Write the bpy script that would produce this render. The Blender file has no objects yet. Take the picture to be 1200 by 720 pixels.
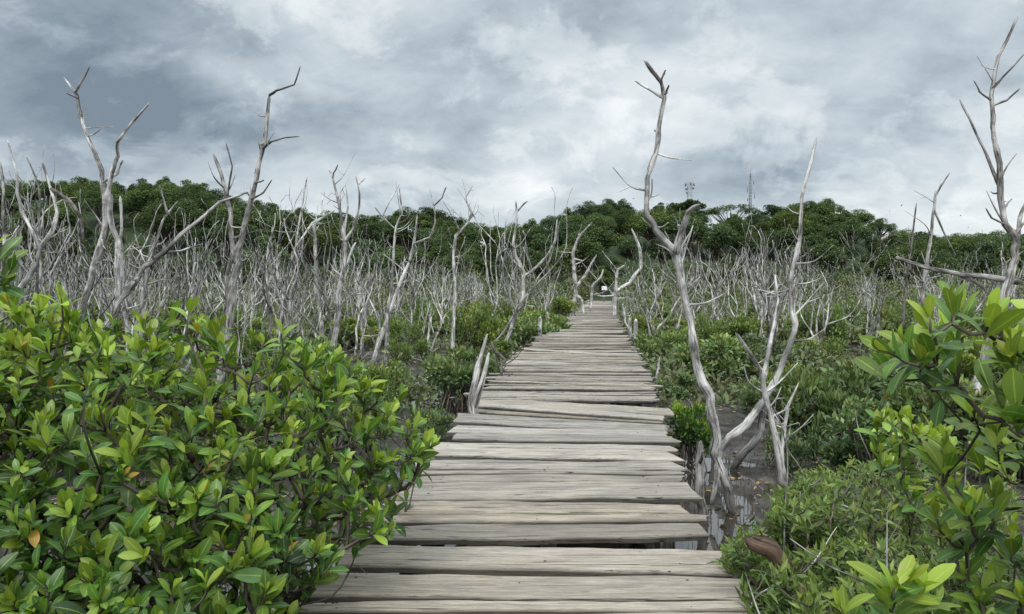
import bpy, math, random
import numpy as np

SEED = 11
rng = np.random.default_rng(SEED)
random.seed(SEED)
scn = bpy.context.scene
COL = scn.collection

# ------------------------------------------------------------------ camera model (photo 1200 x 720, 26 mm lens)
FPX, HOR, CAMZ, DECK = 866.0, 337.0, 2.25, 0.75
TH = math.atan((360 - HOR) / FPX)

def P(px, py, d):
    """world point seen at photo pixel (px,py) at forward distance d"""
    vx, vz = (px - 600) / FPX, -(py - 360) / FPX
    y = math.cos(TH) + vz * math.sin(TH)
    z = -math.sin(TH) + vz * math.cos(TH)
    s = d / y
    return np.array([vx * s, d, CAMZ + z * s])

def depth_on(py, z=0.0):
    return FPX * (CAMZ - z) / (py - HOR)

# ------------------------------------------------------------------ numpy noise
_perm = rng.permutation(512)
def vnoise(x, y, seed=0):
    xi = np.floor(x).astype(int); yi = np.floor(y).astype(int)
    fx = x - xi; fy = y - yi
    fx = fx * fx * (3 - 2 * fx); fy = fy * fy * (3 - 2 * fy)
    def h(a, b):
        return _perm[(_perm[(a + seed * 37) & 511] + b) & 511] / 511.0
    return (h(xi, yi) * (1 - fx) + h(xi + 1, yi) * fx) * (1 - fy) + (h(xi, yi + 1) * (1 - fx) + h(xi + 1, yi + 1) * fx) * fy
def fbm(x, y, o=4, seed=0):
    a, s, t = 0.5, 0.0, 0.0
    for i in range(o):
        s = s + a * vnoise(x * 2 ** i + 17.3 * i, y * 2 ** i - 9.1 * i, seed + i); t += a; a *= 0.5
    return s / t
def unit(v):
    v = np.asarray(v, float)
    return v / np.maximum(np.linalg.norm(v, axis=-1, keepdims=True), 1e-9)
def sstep(a, b, x):
    t = np.clip((x - a) / (b - a), 0, 1)
    return t * t * (3 - 2 * t)

# ------------------------------------------------------------------ mesh builder
class MB:
    def __init__(self):
        self.v, self.f, self.ga, self.gb, self.n = [], [], [], [], 0
    def add(self, verts, faces, ga=None, gb=None):
        verts = np.asarray(verts, float).reshape(-1, 3)
        k = len(verts)
        self.v.append(verts)
        self.ga.append(np.zeros((k, 3)) if ga is None else np.asarray(ga, float).reshape(-1, 3))
        self.gb.append(np.zeros((k, 3)) if gb is None else np.asarray(gb, float).reshape(-1, 3))
        for fa in faces:
            self.f.append(np.asarray(fa, int) + self.n)
        self.n += k
    def mesh(self, name, mat, smooth=True):
        me = bpy.data.meshes.new(name)
        v = np.concatenate(self.v)
        me.vertices.add(len(v)); me.vertices.foreach_set('co', v.ravel())
        loops = np.concatenate([f.ravel() for f in self.f])
        sizes = np.concatenate([np.full(len(f), f.shape[1]) for f in self.f])
        me.loops.add(len(loops)); me.loops.foreach_set('vertex_index', loops.astype(np.int32))
        me.polygons.add(len(sizes))
        st = np.concatenate([[0], np.cumsum(sizes)[:-1]])
        me.polygons.foreach_set('loop_start', st.astype(np.int32))
        me.update(calc_edges=True)
        me.polygons.foreach_set('use_smooth', np.full(len(sizes), bool(smooth)))
        for nm, d in (('ga', self.ga), ('gb', self.gb)):
            at = me.attributes.new(nm, 'FLOAT_VECTOR', 'POINT')
            at.data.foreach_set('vector', np.concatenate(d).ravel())
        for m in (mat if isinstance(mat, (list, tuple)) else [mat]):
            me.materials.append(m)
        me.update()
        return me

def link(name, me, parent=None, loc=None):
    o = bpy.data.objects.new(name, me); COL.objects.link(o)
    if parent is not None: o.parent = parent
    if loc is not None: o.location = loc
    return o
def tag(o, label=None, cat=None, group=None, kind=None):
    if label: o['label'] = label
    if cat: o['category'] = cat
    if group: o['group'] = group
    if kind: o['kind'] = kind
    return o
def thing(name, label, cat, loc=(0, 0, 0), group=None):
    o = bpy.data.objects.new(name, None); COL.objects.link(o)
    o.location = loc; o.empty_display_size = 0.2
    return tag(o, label, cat, group)
def copy_thing(src, loc, rz, sc, label=None, group=None):
    kids = [c for c in src.children]
    r = src.copy(); COL.objects.link(r)
    r.location = loc; r.rotation_euler = (0, 0, rz); r.scale = sc
    if label: r['label'] = label
    if group: r['group'] = group
    for c in kids:
        d = c.copy(); COL.objects.link(d); d.parent = r
    return r
def part(name, mb, mat, parent, smooth=True, base=None):
    """mesh with world-space verts, re-centred on its thing's base"""
    if base is not None:
        mb.v = [v - np.asarray(base) for v in mb.v]
    return link(name, mb.mesh(name, mat, smooth), parent)

# ------------------------------------------------------------------ shapes
def smooth_path(pts, rads, step):
    pts = np.asarray(pts, float); rads = np.asarray(rads, float)
    if len(pts) < 3:
        ext = np.linspace(0, 1, 4)[:, None]
        pts = pts[0] * (1 - ext) + pts[-1] * ext
        rads = np.interp(np.linspace(0, 1, 4), [0, 1], [rads[0], rads[-1]])
    a = np.vstack([2 * pts[0] - pts[1], pts, 2 * pts[-1] - pts[-2]])
    out, ro = [], []
    for i in range(1, len(a) - 2):
        L = np.linalg.norm(a[i + 1] - a[i]); n = max(1, int(round(L / step)))
        for k in range(n):
            t = k / n
            out.append(0.5 * (2 * a[i] + (a[i + 1] - a[i - 1]) * t + (2 * a[i - 1] - 5 * a[i] + 4 * a[i + 1] - a[i + 2]) * t * t
                              + (3 * a[i] - a[i - 1] - 3 * a[i + 1] + a[i + 2]) * t ** 3))
            ro.append(rads[i - 1] * (1 - t) + rads[i] * t)
    out.append(pts[-1]); ro.append(rads[-1])
    return np.array(out), np.array(ro)

def tube(mb, pts, rads, sides=6, step=None, rough=0.0, R=None, gb=(0, 0, 0)):
    R = R or rng
    if step: pts, rads = smooth_path(pts, rads, step)
    pts = np.asarray(pts, float); rads = np.asarray(rads, float)
    n = len(pts)
    tan = unit(np.gradient(pts, axis=0))
    ref = np.array([0.0, 0, 1]) if abs(tan[0][2]) < 0.9 else np.array([1.0, 0, 0])
    u = unit(np.cross(tan[0], ref)); U = [u]
    for i in range(1, n):
        u = U[-1] - tan[i] * np.dot(U[-1], tan[i]); U.append(unit(u))
    U = np.array(U); V = np.cross(tan, U)
    th = np.linspace(0, 2 * math.pi, sides, endpoint=False)
    rr = np.repeat(rads[:, None], sides, 1)
    if rough:
        lobe = 1 + rough * np.sin(th * 2 + R.random() * 6)[None] + rough * 0.7 * np.sin(th * 3 + R.random() * 6)[None]
        rr = rr * lobe * (1 + rough * 0.8 * (R.random((n, sides)) - 0.5))
    ring = pts[:, None] + rr[..., None] * (np.cos(th)[None, :, None] * U[:, None] + np.sin(th)[None, :, None] * V[:, None])
    ln = np.concatenate([[0], np.cumsum(np.linalg.norm(np.diff(pts, axis=0), axis=1))]) + R.random() * 50
    ga = np.stack([np.cos(th)[None] * rr, np.sin(th)[None] * rr, np.repeat(ln[:, None], sides, 1)], -1)
    i = np.arange(n - 1)[:, None] * sides; j = np.arange(sides)[None]; j2 = (j + 1) % sides
    q = np.stack([i + j, i + j2, i + sides + j2, i + sides + j], -1).reshape(-1, 4)
    tip = pts[-1] + tan[-1] * rads[-1] * 1.2
    verts = np.vstack([ring.reshape(-1, 3), pts[0][None], tip[None]])
    gav = np.vstack([ga.reshape(-1, 3), [[0, 0, ln[0]]], [[0, 0, ln[-1]]]])
    k = n * sides
    jj = np.arange(sides)
    t1 = np.stack([np.full(sides, k), (jj + 1) % sides, jj], -1)
    t2 = np.stack([np.full(sides, k + 1), (n - 1) * sides + jj, (n - 1) * sides + (jj + 1) % sides], -1)
    mb.add(verts, [q, t1, t2], gav, np.tile(np.asarray(gb, float), (k + 2, 1)))

def knobbly(pts, rads, step, R):
    # coarse nodes first, straight between them: dead wood kinks at its nodes
    cp, cr = smooth_path(pts, rads, step * 7)
    if len(cp) > 3:
        cp[1:-1] += R.normal(0, 0.42, (len(cp) - 2, 3)) * cr[1:-1, None]
    sub = 6; tq = np.arange((len(cp) - 1) * sub + 1) / sub
    p = np.stack([np.interp(tq, np.arange(len(cp)), cp[:, c]) for c in range(3)], 1); r = np.interp(tq, np.arange(len(cp)), cr)
    n = len(p)
    def walk(k):
        w = R.normal(0, 1, (n + 8, 3))
        for _ in range(k): w[1:-1] = (w[:-2] + w[1:-1] * 2 + w[2:]) / 4
        return w[4:4 + n]
    fade = np.minimum(1, np.arange(n) / 4.0)[:, None]
    # kinks: piecewise straight offsets, as a snag grows from node to node
    kn = np.arange(0, n + 9, max(3, int(0.22 / step))); off = R.normal(0, 1, (len(kn), 3))
    kink = np.stack([np.interp(np.arange(n), kn, off[:, c]) for c in range(3)], 1)
    p = p + fade * r[:, None] * (walk(3) * 0.2 + kink * 0.2)
    r = r * (1 + 0.16 * walk(2)[:, 0] + 0.25 * np.maximum(0, walk(1)[:, 1] - 0.9))
    r[-1] *= 0.45
    return p, np.maximum(r, 0.003)

def box(mb, c, s, rz=0.0, gb=(0, 0, 0)):
    x, y, z = np.array(s) / 2
    v = np.array([[-x, -y, -z], [x, -y, -z], [x, y, -z], [-x, y, -z], [-x, -y, z], [x, -y, z], [x, y, z], [-x, y, z]])
    cs, sn = math.cos(rz), math.sin(rz)
    w = v.copy(); w[:, 0] = v[:, 0] * cs - v[:, 1] * sn; w[:, 1] = v[:, 0] * sn + v[:, 1] * cs
    mb.add(w + np.asarray(c), [np.array([[0, 3, 2, 1], [4, 5, 6, 7], [0, 1, 5, 4], [1, 2, 6, 5], [2, 3, 7, 6], [3, 0, 4, 7]])], v, np.tile(gb, (8, 1)))

def leaves(mb, pos, d, nrm, L, W, tint, rnd, spec, bend=0.25, rows=5, fold=0.22):
    """many leaves at once: elliptic blades folded on the midrib and bent along it"""
    N = len(pos)
    d = unit(d); nrm = unit(nrm - d * np.sum(nrm * d, -1, keepdims=True)); s = np.cross(d, nrm)
    t = np.linspace(0, 1, rows)
    prof = {7: [0.07, 0.40, 0.72, 0.94, 1.0, 0.80, 0.16], 6: [0.08, 0.62, 0.95, 1.0, 0.74, 0.07], 5: [0.10, 0.78, 1.0, 0.72, 0.03], 4: [0.12, 0.95, 0.85, 0.03], 3: [0.12, 1.0, 0.04]}[rows]
    prof = np.array(prof)
    tt = t[None, :, None]
    bd = np.broadcast_to(np.asarray(bend, float).reshape(-1, 1, 1), (N, 1, 1))
    LL = L[:, None, None]; WW = W[:, None, None]
    mid = pos[:, None] + d[:, None] * LL * (tt - 0.15 * bd * tt ** 2) - nrm[:, None] * LL * bd * tt ** 2
    half = s[:, None] * WW * 0.5 * prof[None, :, None]
    lift = nrm[:, None] * WW * fold * prof[None, :, None]
    V = np.stack([mid - half + lift, mid, mid + half + lift], 2)            # N,rows,3,3
    k = rows * 3
    base = (np.arange(N) * k)[:, None, None]
    r = np.arange(rows - 1)[None, :, None] * 3; c = np.arange(2)[None, None]
    a = base + r + c
    q = np.stack([a, a + 1, a + 4, a + 3], -1).reshape(-1, 4)
    ga = np.zeros((N, rows, 3, 3)); ga[..., 0] = np.array([-1, 0, 1])[None, None]; ga[..., 1] = t[None, :, None]
    ga[..., 2] = rnd[:, None, None]
    gb = np.zeros((N, rows, 3, 3)); gb[..., 0] = tint[:, None, None]; gb[..., 1] = spec[:, None, None]; gb[..., 2] = rnd[:, None, None]
    mb.add(V.reshape(-1, 3), [q], ga, gb)

# ------------------------------------------------------------------ materials
def nodes_of(name):
    m = bpy.data.materials.new(name); m.use_nodes = True
    nt = m.node_tree; nt.nodes.clear()
    return m, nt
def N(nt, t, **kw):
    n = nt.nodes.new(t)
    for k, v in kw.items():
        if k.startswith('_'): setattr(n, k[1:], v)
        else: n.inputs[k.replace('__', ' ')].default_value = v
    return n
def ramp(nt, fac, stops, interp='LINEAR'):
    r = nt.nodes.new('ShaderNodeValToRGB'); r.color_ramp.interpolation = interp
    e = r.color_ramp.elements
    while len(e) < len(stops): e.new(0.5)
    for el, (p, c) in zip(e, stops):
        el.position = p; el.color = (*c, 1) if len(c) == 3 else c
    nt.links.new(fac, r.inputs[0]); return r.outputs[0]
def attr(nt, name):
    a = nt.nodes.new('ShaderNodeAttribute'); a.attribute_name = name; return a
def mixc(nt, f, a, b, mode='MIX'):
    n = nt.nodes.new('ShaderNodeMix'); n.data_type = 'RGBA'; n.blend_type = mode
    for s, v in ((0, f), (6, a), (7, b)):
        if hasattr(v, 'is_linked'): nt.links.new(v, n.inputs[s])
        else: n.inputs[s].default_value = v if s == 0 else (*v, 1)
    return n.outputs[2]
def math_(nt, op, a, b=None, clamp=False):
    n = nt.nodes.new('ShaderNodeMath'); n.operation = op; n.use_clamp = clamp
    for s, v in ((0, a), (1, b)):
        if v is None: continue
        if hasattr(v, 'is_linked'): nt.links.new(v, n.inputs[s])
        else: n.inputs[s].default_value = v
    return n.outputs[0]
def maprange(nt, v, a, b, c=0.0, d=1.0, smooth=True):
    n = nt.nodes.new('ShaderNodeMapRange'); n.interpolation_type = 'SMOOTHSTEP' if smooth else 'LINEAR'
    nt.links.new(v, n.inputs[0])
    for i, x in zip((1, 2, 3, 4), (a, b, c, d)): n.inputs[i].default_value = x
    return n.outputs[0]
def vscale(nt, vec, s):
    n = nt.nodes.new('ShaderNodeVectorMath'); n.operation = 'MULTIPLY'
    nt.links.new(vec, n.inputs[0]); n.inputs[1].default_value = s; return n.outputs[0]
def noise(nt, vec, scale, detail=4, rough=0.55, dist=0.0):
    n = N(nt, 'ShaderNodeTexNoise', Scale=scale, Detail=detail, Roughness=rough, Distortion=dist)
    if vec is not None: nt.links.new(vec, n.inputs['Vector'])
    return n.outputs[0]
def finish(nt, col, rough=0.8, spec=0.3, bump=None, bstr=0.3, bdist=0.02):
    b = N(nt, 'ShaderNodeBsdfPrincipled'); out = nt.nodes.new('ShaderNodeOutputMaterial')
    if hasattr(col, 'is_linked'): nt.links.new(col, b.inputs['Base Color'])
    else: b.inputs['Base Color'].default_value = (*col, 1)
    if hasattr(rough, 'is_linked'): nt.links.new(rough, b.inputs['Roughness'])
    else: b.inputs['Roughness'].default_value = rough
    b.inputs['Specular IOR Level'].default_value = spec
    if bump is not None:
        bp = N(nt, 'ShaderNodeBump', Strength=bstr, Distance=bdist)
        nt.links.new(bump, bp.inputs['Height']); nt.links.new(bp.outputs[0], b.inputs['Normal'])
    nt.links.new(b.outputs[0], out.inputs[0])
    return b, out

def mat_deadwood(name, c_hi, c_mid, c_lo, stain=True):
    m, nt = nodes_of(name)
    g = attr(nt, 'ga').outputs['Vector']
    gbx = nt.nodes.new('ShaderNodeSeparateXYZ'); nt.links.new(attr(nt, 'gb').outputs['Vector'], gbx.inputs[0])
    v1 = vscale(nt, g, (16, 16, 3.2)); v2 = vscale(nt, g, (85, 85, 5))
    n1 = noise(nt, v1, 1.0, 5, 0.6, 0.4); n2 = noise(nt, v2, 1.0, 3, 0.6)
    pos = nt.nodes.new('ShaderNodeNewGeometry').outputs['Position']
    n3 = noise(nt, pos, 2.6, 5, 0.65)
    f = math_(nt, 'ADD', math_(nt, 'MULTIPLY', n1, 0.6), math_(nt, 'MULTIPLY', n2, 0.4))
    col = ramp(nt, f, [(0.33, tuple(x * 0.3 for x in c_lo)), (0.41, c_lo), (0.49, c_mid), (0.60, c_hi)])
    sp_ = noise(nt, vscale(nt, g, (38, 38, 1.1)), 1.0, 3, 0.55, 0.9)
    col = mixc(nt, maprange(nt, sp_, 0.40, 0.355, 0.0, 0.85), col, tuple(x * 0.22 for x in c_lo))
    ob = nt.nodes.new('ShaderNodeObjectInfo').outputs['Random']
    k = math_(nt, 'ADD', maprange(nt, n3, 0.40, 0.58, 0.48, 1.1), maprange(nt, ob, 0, 1, -0.18, 0.12, False))
    k = math_(nt, 'MULTIPLY', k, math_(nt, 'SUBTRACT', 1.0, gbx.outputs[0]))
    kc = nt.nodes.new('ShaderNodeCombineColor')
    for i in range(3): nt.links.new(k, kc.inputs[i])
    col = mixc(nt, 1.0, col, kc.outputs[0], 'MULTIPLY')
    if stain:                                               # tide mark: wood stays dark and damp near the mud
        sp = nt.nodes.new('ShaderNodeSeparateXYZ'); nt.links.new(pos, sp.inputs[0])
        z = math_(nt, 'ADD', sp.outputs[2], math_(nt, 'MULTIPLY', n1, -0.25))
        col = mixc(nt, maprange(nt, z, 0.0, 0.3, 0.75, 0.0), col, (0.045, 0.036, 0.028))
    finish(nt, col, 0.85, 0.2, f, 0.9, 0.018)
    return m
M = {}
M['snag'] = mat_deadwood('bleached_dead_wood', (0.66, 0.645, 0.615), (0.45, 0.432, 0.408), (0.19, 0.17, 0.15))
M['snagdark'] = mat_deadwood('dark_dead_wood', (0.24, 0.22, 0.195), (0.14, 0.125, 0.11), (0.06, 0.052, 0.045))
M['greytwig'] = mat_deadwood('grey_twig_wood', (0.50, 0.48, 0.455), (0.28, 0.262, 0.242), (0.09, 0.08, 0.07))
M['bark'] = mat_deadwood('living_bark', (0.20, 0.17, 0.13), (0.13, 0.105, 0.08), (0.06, 0.05, 0.04), False)
M['brownlog'] = mat_deadwood('brown_log', (0.17, 0.115, 0.085), (0.10, 0.066, 0.048), (0.045, 0.03, 0.023), False)

def mat_leaf(name, dark, mid, young, old, rough=0.36, transl=0.22, spec=0.5, midrib=True, vary=0.0):
    m, nt = nodes_of(name)
    ga = nt.nodes.new('ShaderNodeSeparateXYZ'); nt.links.new(attr(nt, 'ga').outputs['Vector'], ga.inputs[0])
    gb = nt.nodes.new('ShaderNodeSeparateXYZ'); nt.links.new(attr(nt, 'gb').outputs['Vector'], gb.inputs[0])
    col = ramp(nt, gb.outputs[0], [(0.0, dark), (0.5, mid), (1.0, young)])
    hv = N(nt, 'ShaderNodeHueSaturation'); nt.links.new(col, hv.inputs['Color'])
    nt.links.new(maprange(nt, gb.outputs[2], 0, 1, 0.72, 1.28, False), hv.inputs['Value'])
    nt.links.new(maprange(nt, gb.outputs[2], 0, 1, 0.485, 0.512, False), hv.inputs['Hue'])
    col = hv.outputs[0]
    if vary:                                                 # each plant its own shade of green
        ob = nt.nodes.new('ShaderNodeObjectInfo').outputs['Random']
        h2 = N(nt, 'ShaderNodeHueSaturation'); nt.links.new(col, h2.inputs['Color'])
        nt.links.new(maprange(nt, ob, 0, 1, 1 - vary, 1 + vary, False), h2.inputs['Value'])
        wn = nt.nodes.new('ShaderNodeTexWhiteNoise'); wn.noise_dimensions = '1D'; nt.links.new(ob, wn.inputs['W'])
        nt.links.new(maprange(nt, wn.outputs['Value'], 0, 1, 0.47, 0.52, False), h2.inputs['Hue'])
        nt.links.new(maprange(nt, wn.outputs['Value'], 0, 1, 1.0, 0.68, False), h2.inputs['Saturation'])
        col = h2.outputs[0]
    col = mixc(nt, gb.outputs[1], col, old)
    if midrib:
        ax = math_(nt, 'ABSOLUTE', ga.outputs[0])
        rib = maprange(nt, ax, 0.0, 0.13, 0.5, 0.0)
        col = mixc(nt, rib, col, tuple(min(1, c * 1.5 + 0.03) for c in young))
        pos = nt.nodes.new('ShaderNodeNewGeometry').outputs['Position']
        mot = noise(nt, pos, 75, 4, 0.65)
        blem = noise(nt, pos, 210, 2, 0.5)
        col = mixc(nt, maprange(nt, blem, 0.68, 0.76, 0.0, 0.55), col, (0.16, 0.13, 0.05))
        col = mixc(nt, maprange(nt, mot, 0.55, 0.8, 0.0, 0.35), col, tuple(c * 1.7 for c in mid))
    b, out = finish(nt, col, rough, spec)
    tr = N(nt, 'ShaderNodeBsdfTranslucent')
    tc = mixc(nt, 1.0, col, (1.5, 1.6, 0.7), 'MULTIPLY'); nt.links.new(tc, tr.inputs[0])
    mx = N(nt, 'ShaderNodeMixShader', Fac=transl)
    nt.links.new(b.outputs[0], mx.inputs[1]); nt.links.new(tr.outputs[0], mx.inputs[2]); nt.links.new(mx.outputs[0], out.inputs[0])
    return m
M['mangrove'] = mat_leaf('mangrove_leaf', (0.022, 0.060, 0.019), (0.075, 0.155, 0.026), (0.27, 0.35, 0.045), (0.42, 0.24, 0.04), 0.44, 0.24, 0.4)
M['fineleaf'] = mat_leaf('fine_olive_leaf', (0.045, 0.085, 0.022), (0.115, 0.18, 0.042), (0.26, 0.30, 0.075), (0.22, 0.16, 0.06), 0.5, 0.2, 0.35)
M['shrubleaf'] = mat_leaf('shrub_leaf', (0.04, 0.085, 0.016), (0.115, 0.19, 0.03), (0.25, 0.30, 0.05), (0.3, 0.2, 0.05), 0.5, 0.22, 0.3, False, 0.22)
M['scrubleaf'] = mat_leaf('grey_green_scrub_leaf', (0.05, 0.072, 0.026), (0.12, 0.155, 0.05), (0.21, 0.235, 0.085), (0.16, 0.13, 0.07), 0.6, 0.15, 0.2, False, 0.25)
M['treeleaf'] = mat_leaf('forest_leaf', (0.026, 0.050, 0.020), (0.078, 0.128, 0.040), (0.165, 0.215, 0.065), (0.12, 0.10, 0.03), 0.75, 0.25, 0.1, False, 0.32)

M['litter'] = mat_leaf('dead_leaf_litter', (0.06, 0.045, 0.03), (0.14, 0.10, 0.06), (0.26, 0.21, 0.14), (0.40, 0.26, 0.07), 0.6, 0.05, 0.3)
def mat_plank():
    m, nt = nodes_of('weathered_plank_wood')
    g = attr(nt, 'ga').outputs['Vector']; gb = nt.nodes.new('ShaderNodeSeparateXYZ'); nt.links.new(attr(nt, 'gb').outputs['Vector'], gb.inputs[0])
    n1 = noise(nt, vscale(nt, g, (1.3, 16, 16)), 1.0, 6, 0.6, 1.0)
    n2 = noise(nt, vscale(nt, g, (5.0, 120, 120)), 1.0, 5, 0.72, 0.35)
    n3 = noise(nt, vscale(nt, g, (1.6, 5, 5)), 1.0, 4, 0.6, 0.3)
    n4 = noise(nt, vscale(nt, g, (0.9, 55, 55)), 1.0, 3, 0.55, 1.6)
    f = math_(nt, 'ADD', math_(nt, 'MULTIPLY', n1, 0.38), math_(nt, 'MULTIPLY', n2, 0.62))
    grey = ramp(nt, f, [(0.30, (0.095, 0.083, 0.07)), (0.42, (0.225, 0.204, 0.178)), (0.53, (0.335, 0.308, 0.272)), (0.68, (0.49, 0.458, 0.415))])
    tan = ramp(nt, f, [(0.30, (0.105, 0.08, 0.055)), (0.42, (0.25, 0.205, 0.148)), (0.53, (0.38, 0.32, 0.24)), (0.68, (0.53, 0.465, 0.37))])
    warm = math_(nt, 'ADD', math_(nt, 'MULTIPLY', gb.outputs[1], 0.75), maprange(nt, n3, 0.5, 0.75, 0.0, 0.4), True)
    col = mixc(nt, warm, grey, tan)
    col = mixc(nt, maprange(nt, n3, 0.58, 0.33, 0.0, 0.5), col, (0.15, 0.135, 0.118))
    kn = N(nt, 'ShaderNodeTexVoronoi', Scale=1.0); nt.links.new(vscale(nt, g, (2.2, 6.5, 6.5)), kn.inputs['Vector'])
    col = mixc(nt, maprange(nt, kn.outputs['Distance'], 0.13, 0.05, 0.0, 0.7), col, (0.07, 0.055, 0.042))
    spots = noise(nt, vscale(nt, g, (26, 34, 34)), 1.0, 4, 0.7)
    col = mixc(nt, maprange(nt, spots, 0.62, 0.74, 0.0, 0.55), col, (0.13, 0.115, 0.095))
    col = mixc(nt, maprange(nt, spots, 0.36, 0.24, 0.0, 0.35), col, (0.55, 0.53, 0.49))
    n5 = noise(nt, vscale(nt, g, (22, 250, 250)), 1.0, 3, 0.8)
    col = mixc(nt, maprange(nt, n5, 0.42, 0.28, 0.0, 0.75), col, (0.085, 0.074, 0.062))
    col = mixc(nt, maprange(nt, n5, 0.58, 0.74, 0.0, 0.6), col, (0.60, 0.575, 0.53))
    crack = maprange(nt, n4, 0.385, 0.35, 0.0, 0.95)
    col = mixc(nt, crack, col, (0.022, 0.018, 0.014))
    col = mixc(nt, math_(nt, 'MULTIPLY', gb.outputs[2], 0.8), col, (0.035, 0.030, 0.025))  # plank sides: gap shade and grime blended into the colour
    kc = nt.nodes.new('ShaderNodeCombineColor')
    for i in range(3): nt.links.new(gb.outputs[0], kc.inputs[i])
    col = mixc(nt, 1.0, col, kc.outputs[0], 'MULTIPLY')
    h = math_(nt, 'SUBTRACT', f, math_(nt, 'MULTIPLY', crack, 0.8))
    finish(nt, col, 0.85, 0.2, h, 0.8, 0.010)
    return m
M['plank'] = mat_plank()

def mat_ground():
    m, nt = nodes_of('dark_mud')
    pos = nt.nodes.new('ShaderNodeNewGeometry').outputs['Position']
    sp = nt.nodes.new('ShaderNodeSeparateXYZ'); nt.links.new(pos, sp.inputs[0])
    n1 = noise(nt, pos, 2.2, 6, 0.65); n2 = noise(nt, pos, 14, 5, 0.7); n3 = noise(nt, pos, 0.35, 4, 0.6)
    col = ramp(nt, n1, [(0.35, (0.02, 0.0175, 0.015)), (0.5, (0.05, 0.044, 0.038)), (0.64, (0.115, 0.104, 0.091))])
    col = mixc(nt, maprange(nt, n2, 0.52, 0.72, 0, 0.5), col, (0.13, 0.118, 0.104))
    moss = maprange(nt, n3, 0.5, 0.62, 0, 0.5)
    far = maprange(nt, sp.outputs[1], 22, 60, 0, 1)
    col = mixc(nt, math_(nt, 'MULTIPLY', moss, math_(nt, 'ADD', far, 0.35), True), col, (0.065, 0.072, 0.032))
    col = mixc(nt, maprange(nt, sp.outputs[1], 80, 100, 0, 1), col, (0.022, 0.035, 0.012))
    wet = maprange(nt, sp.outputs[2], 0.0, 0.05, 0.3, 0.85)
    r = math_(nt, 'ADD', wet, math_(nt, 'MULTIPLY', n2, 0.15))
    hh = math_(nt, 'ADD', n1, math_(nt, 'MULTIPLY', n2, 0.6))
    finish(nt, col, r, 0.3, hh, 0.9, 0.06)
    return m
M['mud'] = mat_ground()
def mat_water():
    m, nt = nodes_of('shallow_water')
    pos = nt.nodes.new('ShaderNodeNewGeometry').outputs['Position']
    n = noise(nt, pos, 9, 3, 0.5)
    b, o_ = finish(nt, (0.03, 0.027, 0.022), 0.04, 0.9, n, 0.05, 0.02); b.inputs['IOR'].default_value = 1.9
    return m
M['water'] = mat_water()
def mat_plain(name, c, rough=0.6, var=0.25):
    m, nt = nodes_of(name)
    pos = nt.nodes.new('ShaderNodeNewGeometry').outputs['Position']
    n = noise(nt, pos, 3, 5, 0.6)
    col = mixc(nt, n, tuple(x * (1 - var) for x in c), tuple(min(1, x * (1 + var)) for x in c))
    finish(nt, col, rough, 0.4, n, 0.1, 0.01)
    return m
M['steel'] = mat_plain('galvanised_steel', (0.30, 0.31, 0.33), 0.5)
M['white'] = mat_plain('white_paint', (0.78, 0.78, 0.76), 0.5, 0.05)
M['roof'] = mat_plain('red_roof_tiles', (0.17, 0.075, 0.05), 0.85)
M['render'] = mat_plain('tan_wall_render', (0.42, 0.30, 0.2), 0.9)
M['dark'] = mat_plain('dark_window', (0.02, 0.022, 0.025), 0.2)

# ------------------------------------------------------------------ deck outline: photo pixel rows -> metres
ROWS = [(720, 345, 880), (700, 355, 872), (663, 368, 853), (637, 398, 830), (613, 424, 822), (590, 446, 818), (565, 472, 803), (540, 500, 793),
        (510, 524, 784), (490, 538, 777), (470, 554, 770), (450, 574, 763), (430, 592, 755), (410, 614, 744), (397, 633, 735), (385, 649, 728),
        (370, 669, 722), (360, 682, 719), (353, 691, 716)]
rz_ = np.array([depth_on(r[0], DECK) for r in ROWS])
lx_ = np.array([P(r[1], r[0], z)[0] for r, z in zip(ROWS, rz_)])
rx_ = np.array([P(r[2], r[0], z)[0] for r, z in zip(ROWS, rz_)])
rz_ = np.concatenate([[-2.0], rz_]); lx_ = np.concatenate([[-1.25], lx_]); rx_ = np.concatenate([[0.75], rx_])
DECK_END = float(rz_[-1])
def edge_l(y): return np.interp(y, rz_, lx_)
def edge_r(y): return np.interp(y, rz_, rx_)
def on_deck(x, y, pad=0.0): return (y < DECK_END + 1) & (x > edge_l(y) - pad) & (x < edge_r(y) + pad)

# ------------------------------------------------------------------ ground: one sheet, mud flat then wooded hills
RIDGE = np.array([(-600, 235), (-200, 225), (0, 215), (60, 209), (130, 214), (200, 207), (240, 216), (280, 235), (330, 240), (370, 247), (430, 252), (480, 244),
                  (520, 248), (560, 262), (600, 264), (640, 256), (660, 246), (690, 233), (720, 232), (745, 245), (780, 238), (815, 240), (850, 246), (880, 250),
                  (910, 240), (945, 229), (975, 232), (1000, 246), (1040, 263), (1070, 272), (1130, 274), (1200, 270), (1500, 262), (1900, 250)], float)
RY = 185.0
TREEH = 6.0
def hill(x, y):
    px = 600 + FPX * x / np.maximum(y, 40)
    top = np.interp(px, RIDGE[:, 0], RIDGE[:, 1])
    zr = CAMZ + (HOR - top) / FPX * RY - TREEH
    g = sstep(92, RY, y)
    back = 1 - 0.6 * sstep(RY, 420, y)
    return zr * g * back + (fbm(x / 14, y / 14, 3, 5) - 0.5) * 2.0 * sstep(95, 130, y)
def mud(x, y):
    h = (fbm(x / 1.1, y / 1.1, 4, 1) - 0.42) * 0.26 + (fbm(x / 5.0, y / 5.0, 3, 2) - 0.5) * 0.26 + (fbm(x / 0.3, y / 0.3, 3, 6) - 0.5) * 0.14
    return h
def ground_z(x, y):
    x = np.asarray(x, float); y = np.asarray(y, float)
    m = 1 - sstep(80, 95, y)
    return mud(x, y) * m + hill(x, y) * (y > 90)

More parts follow.
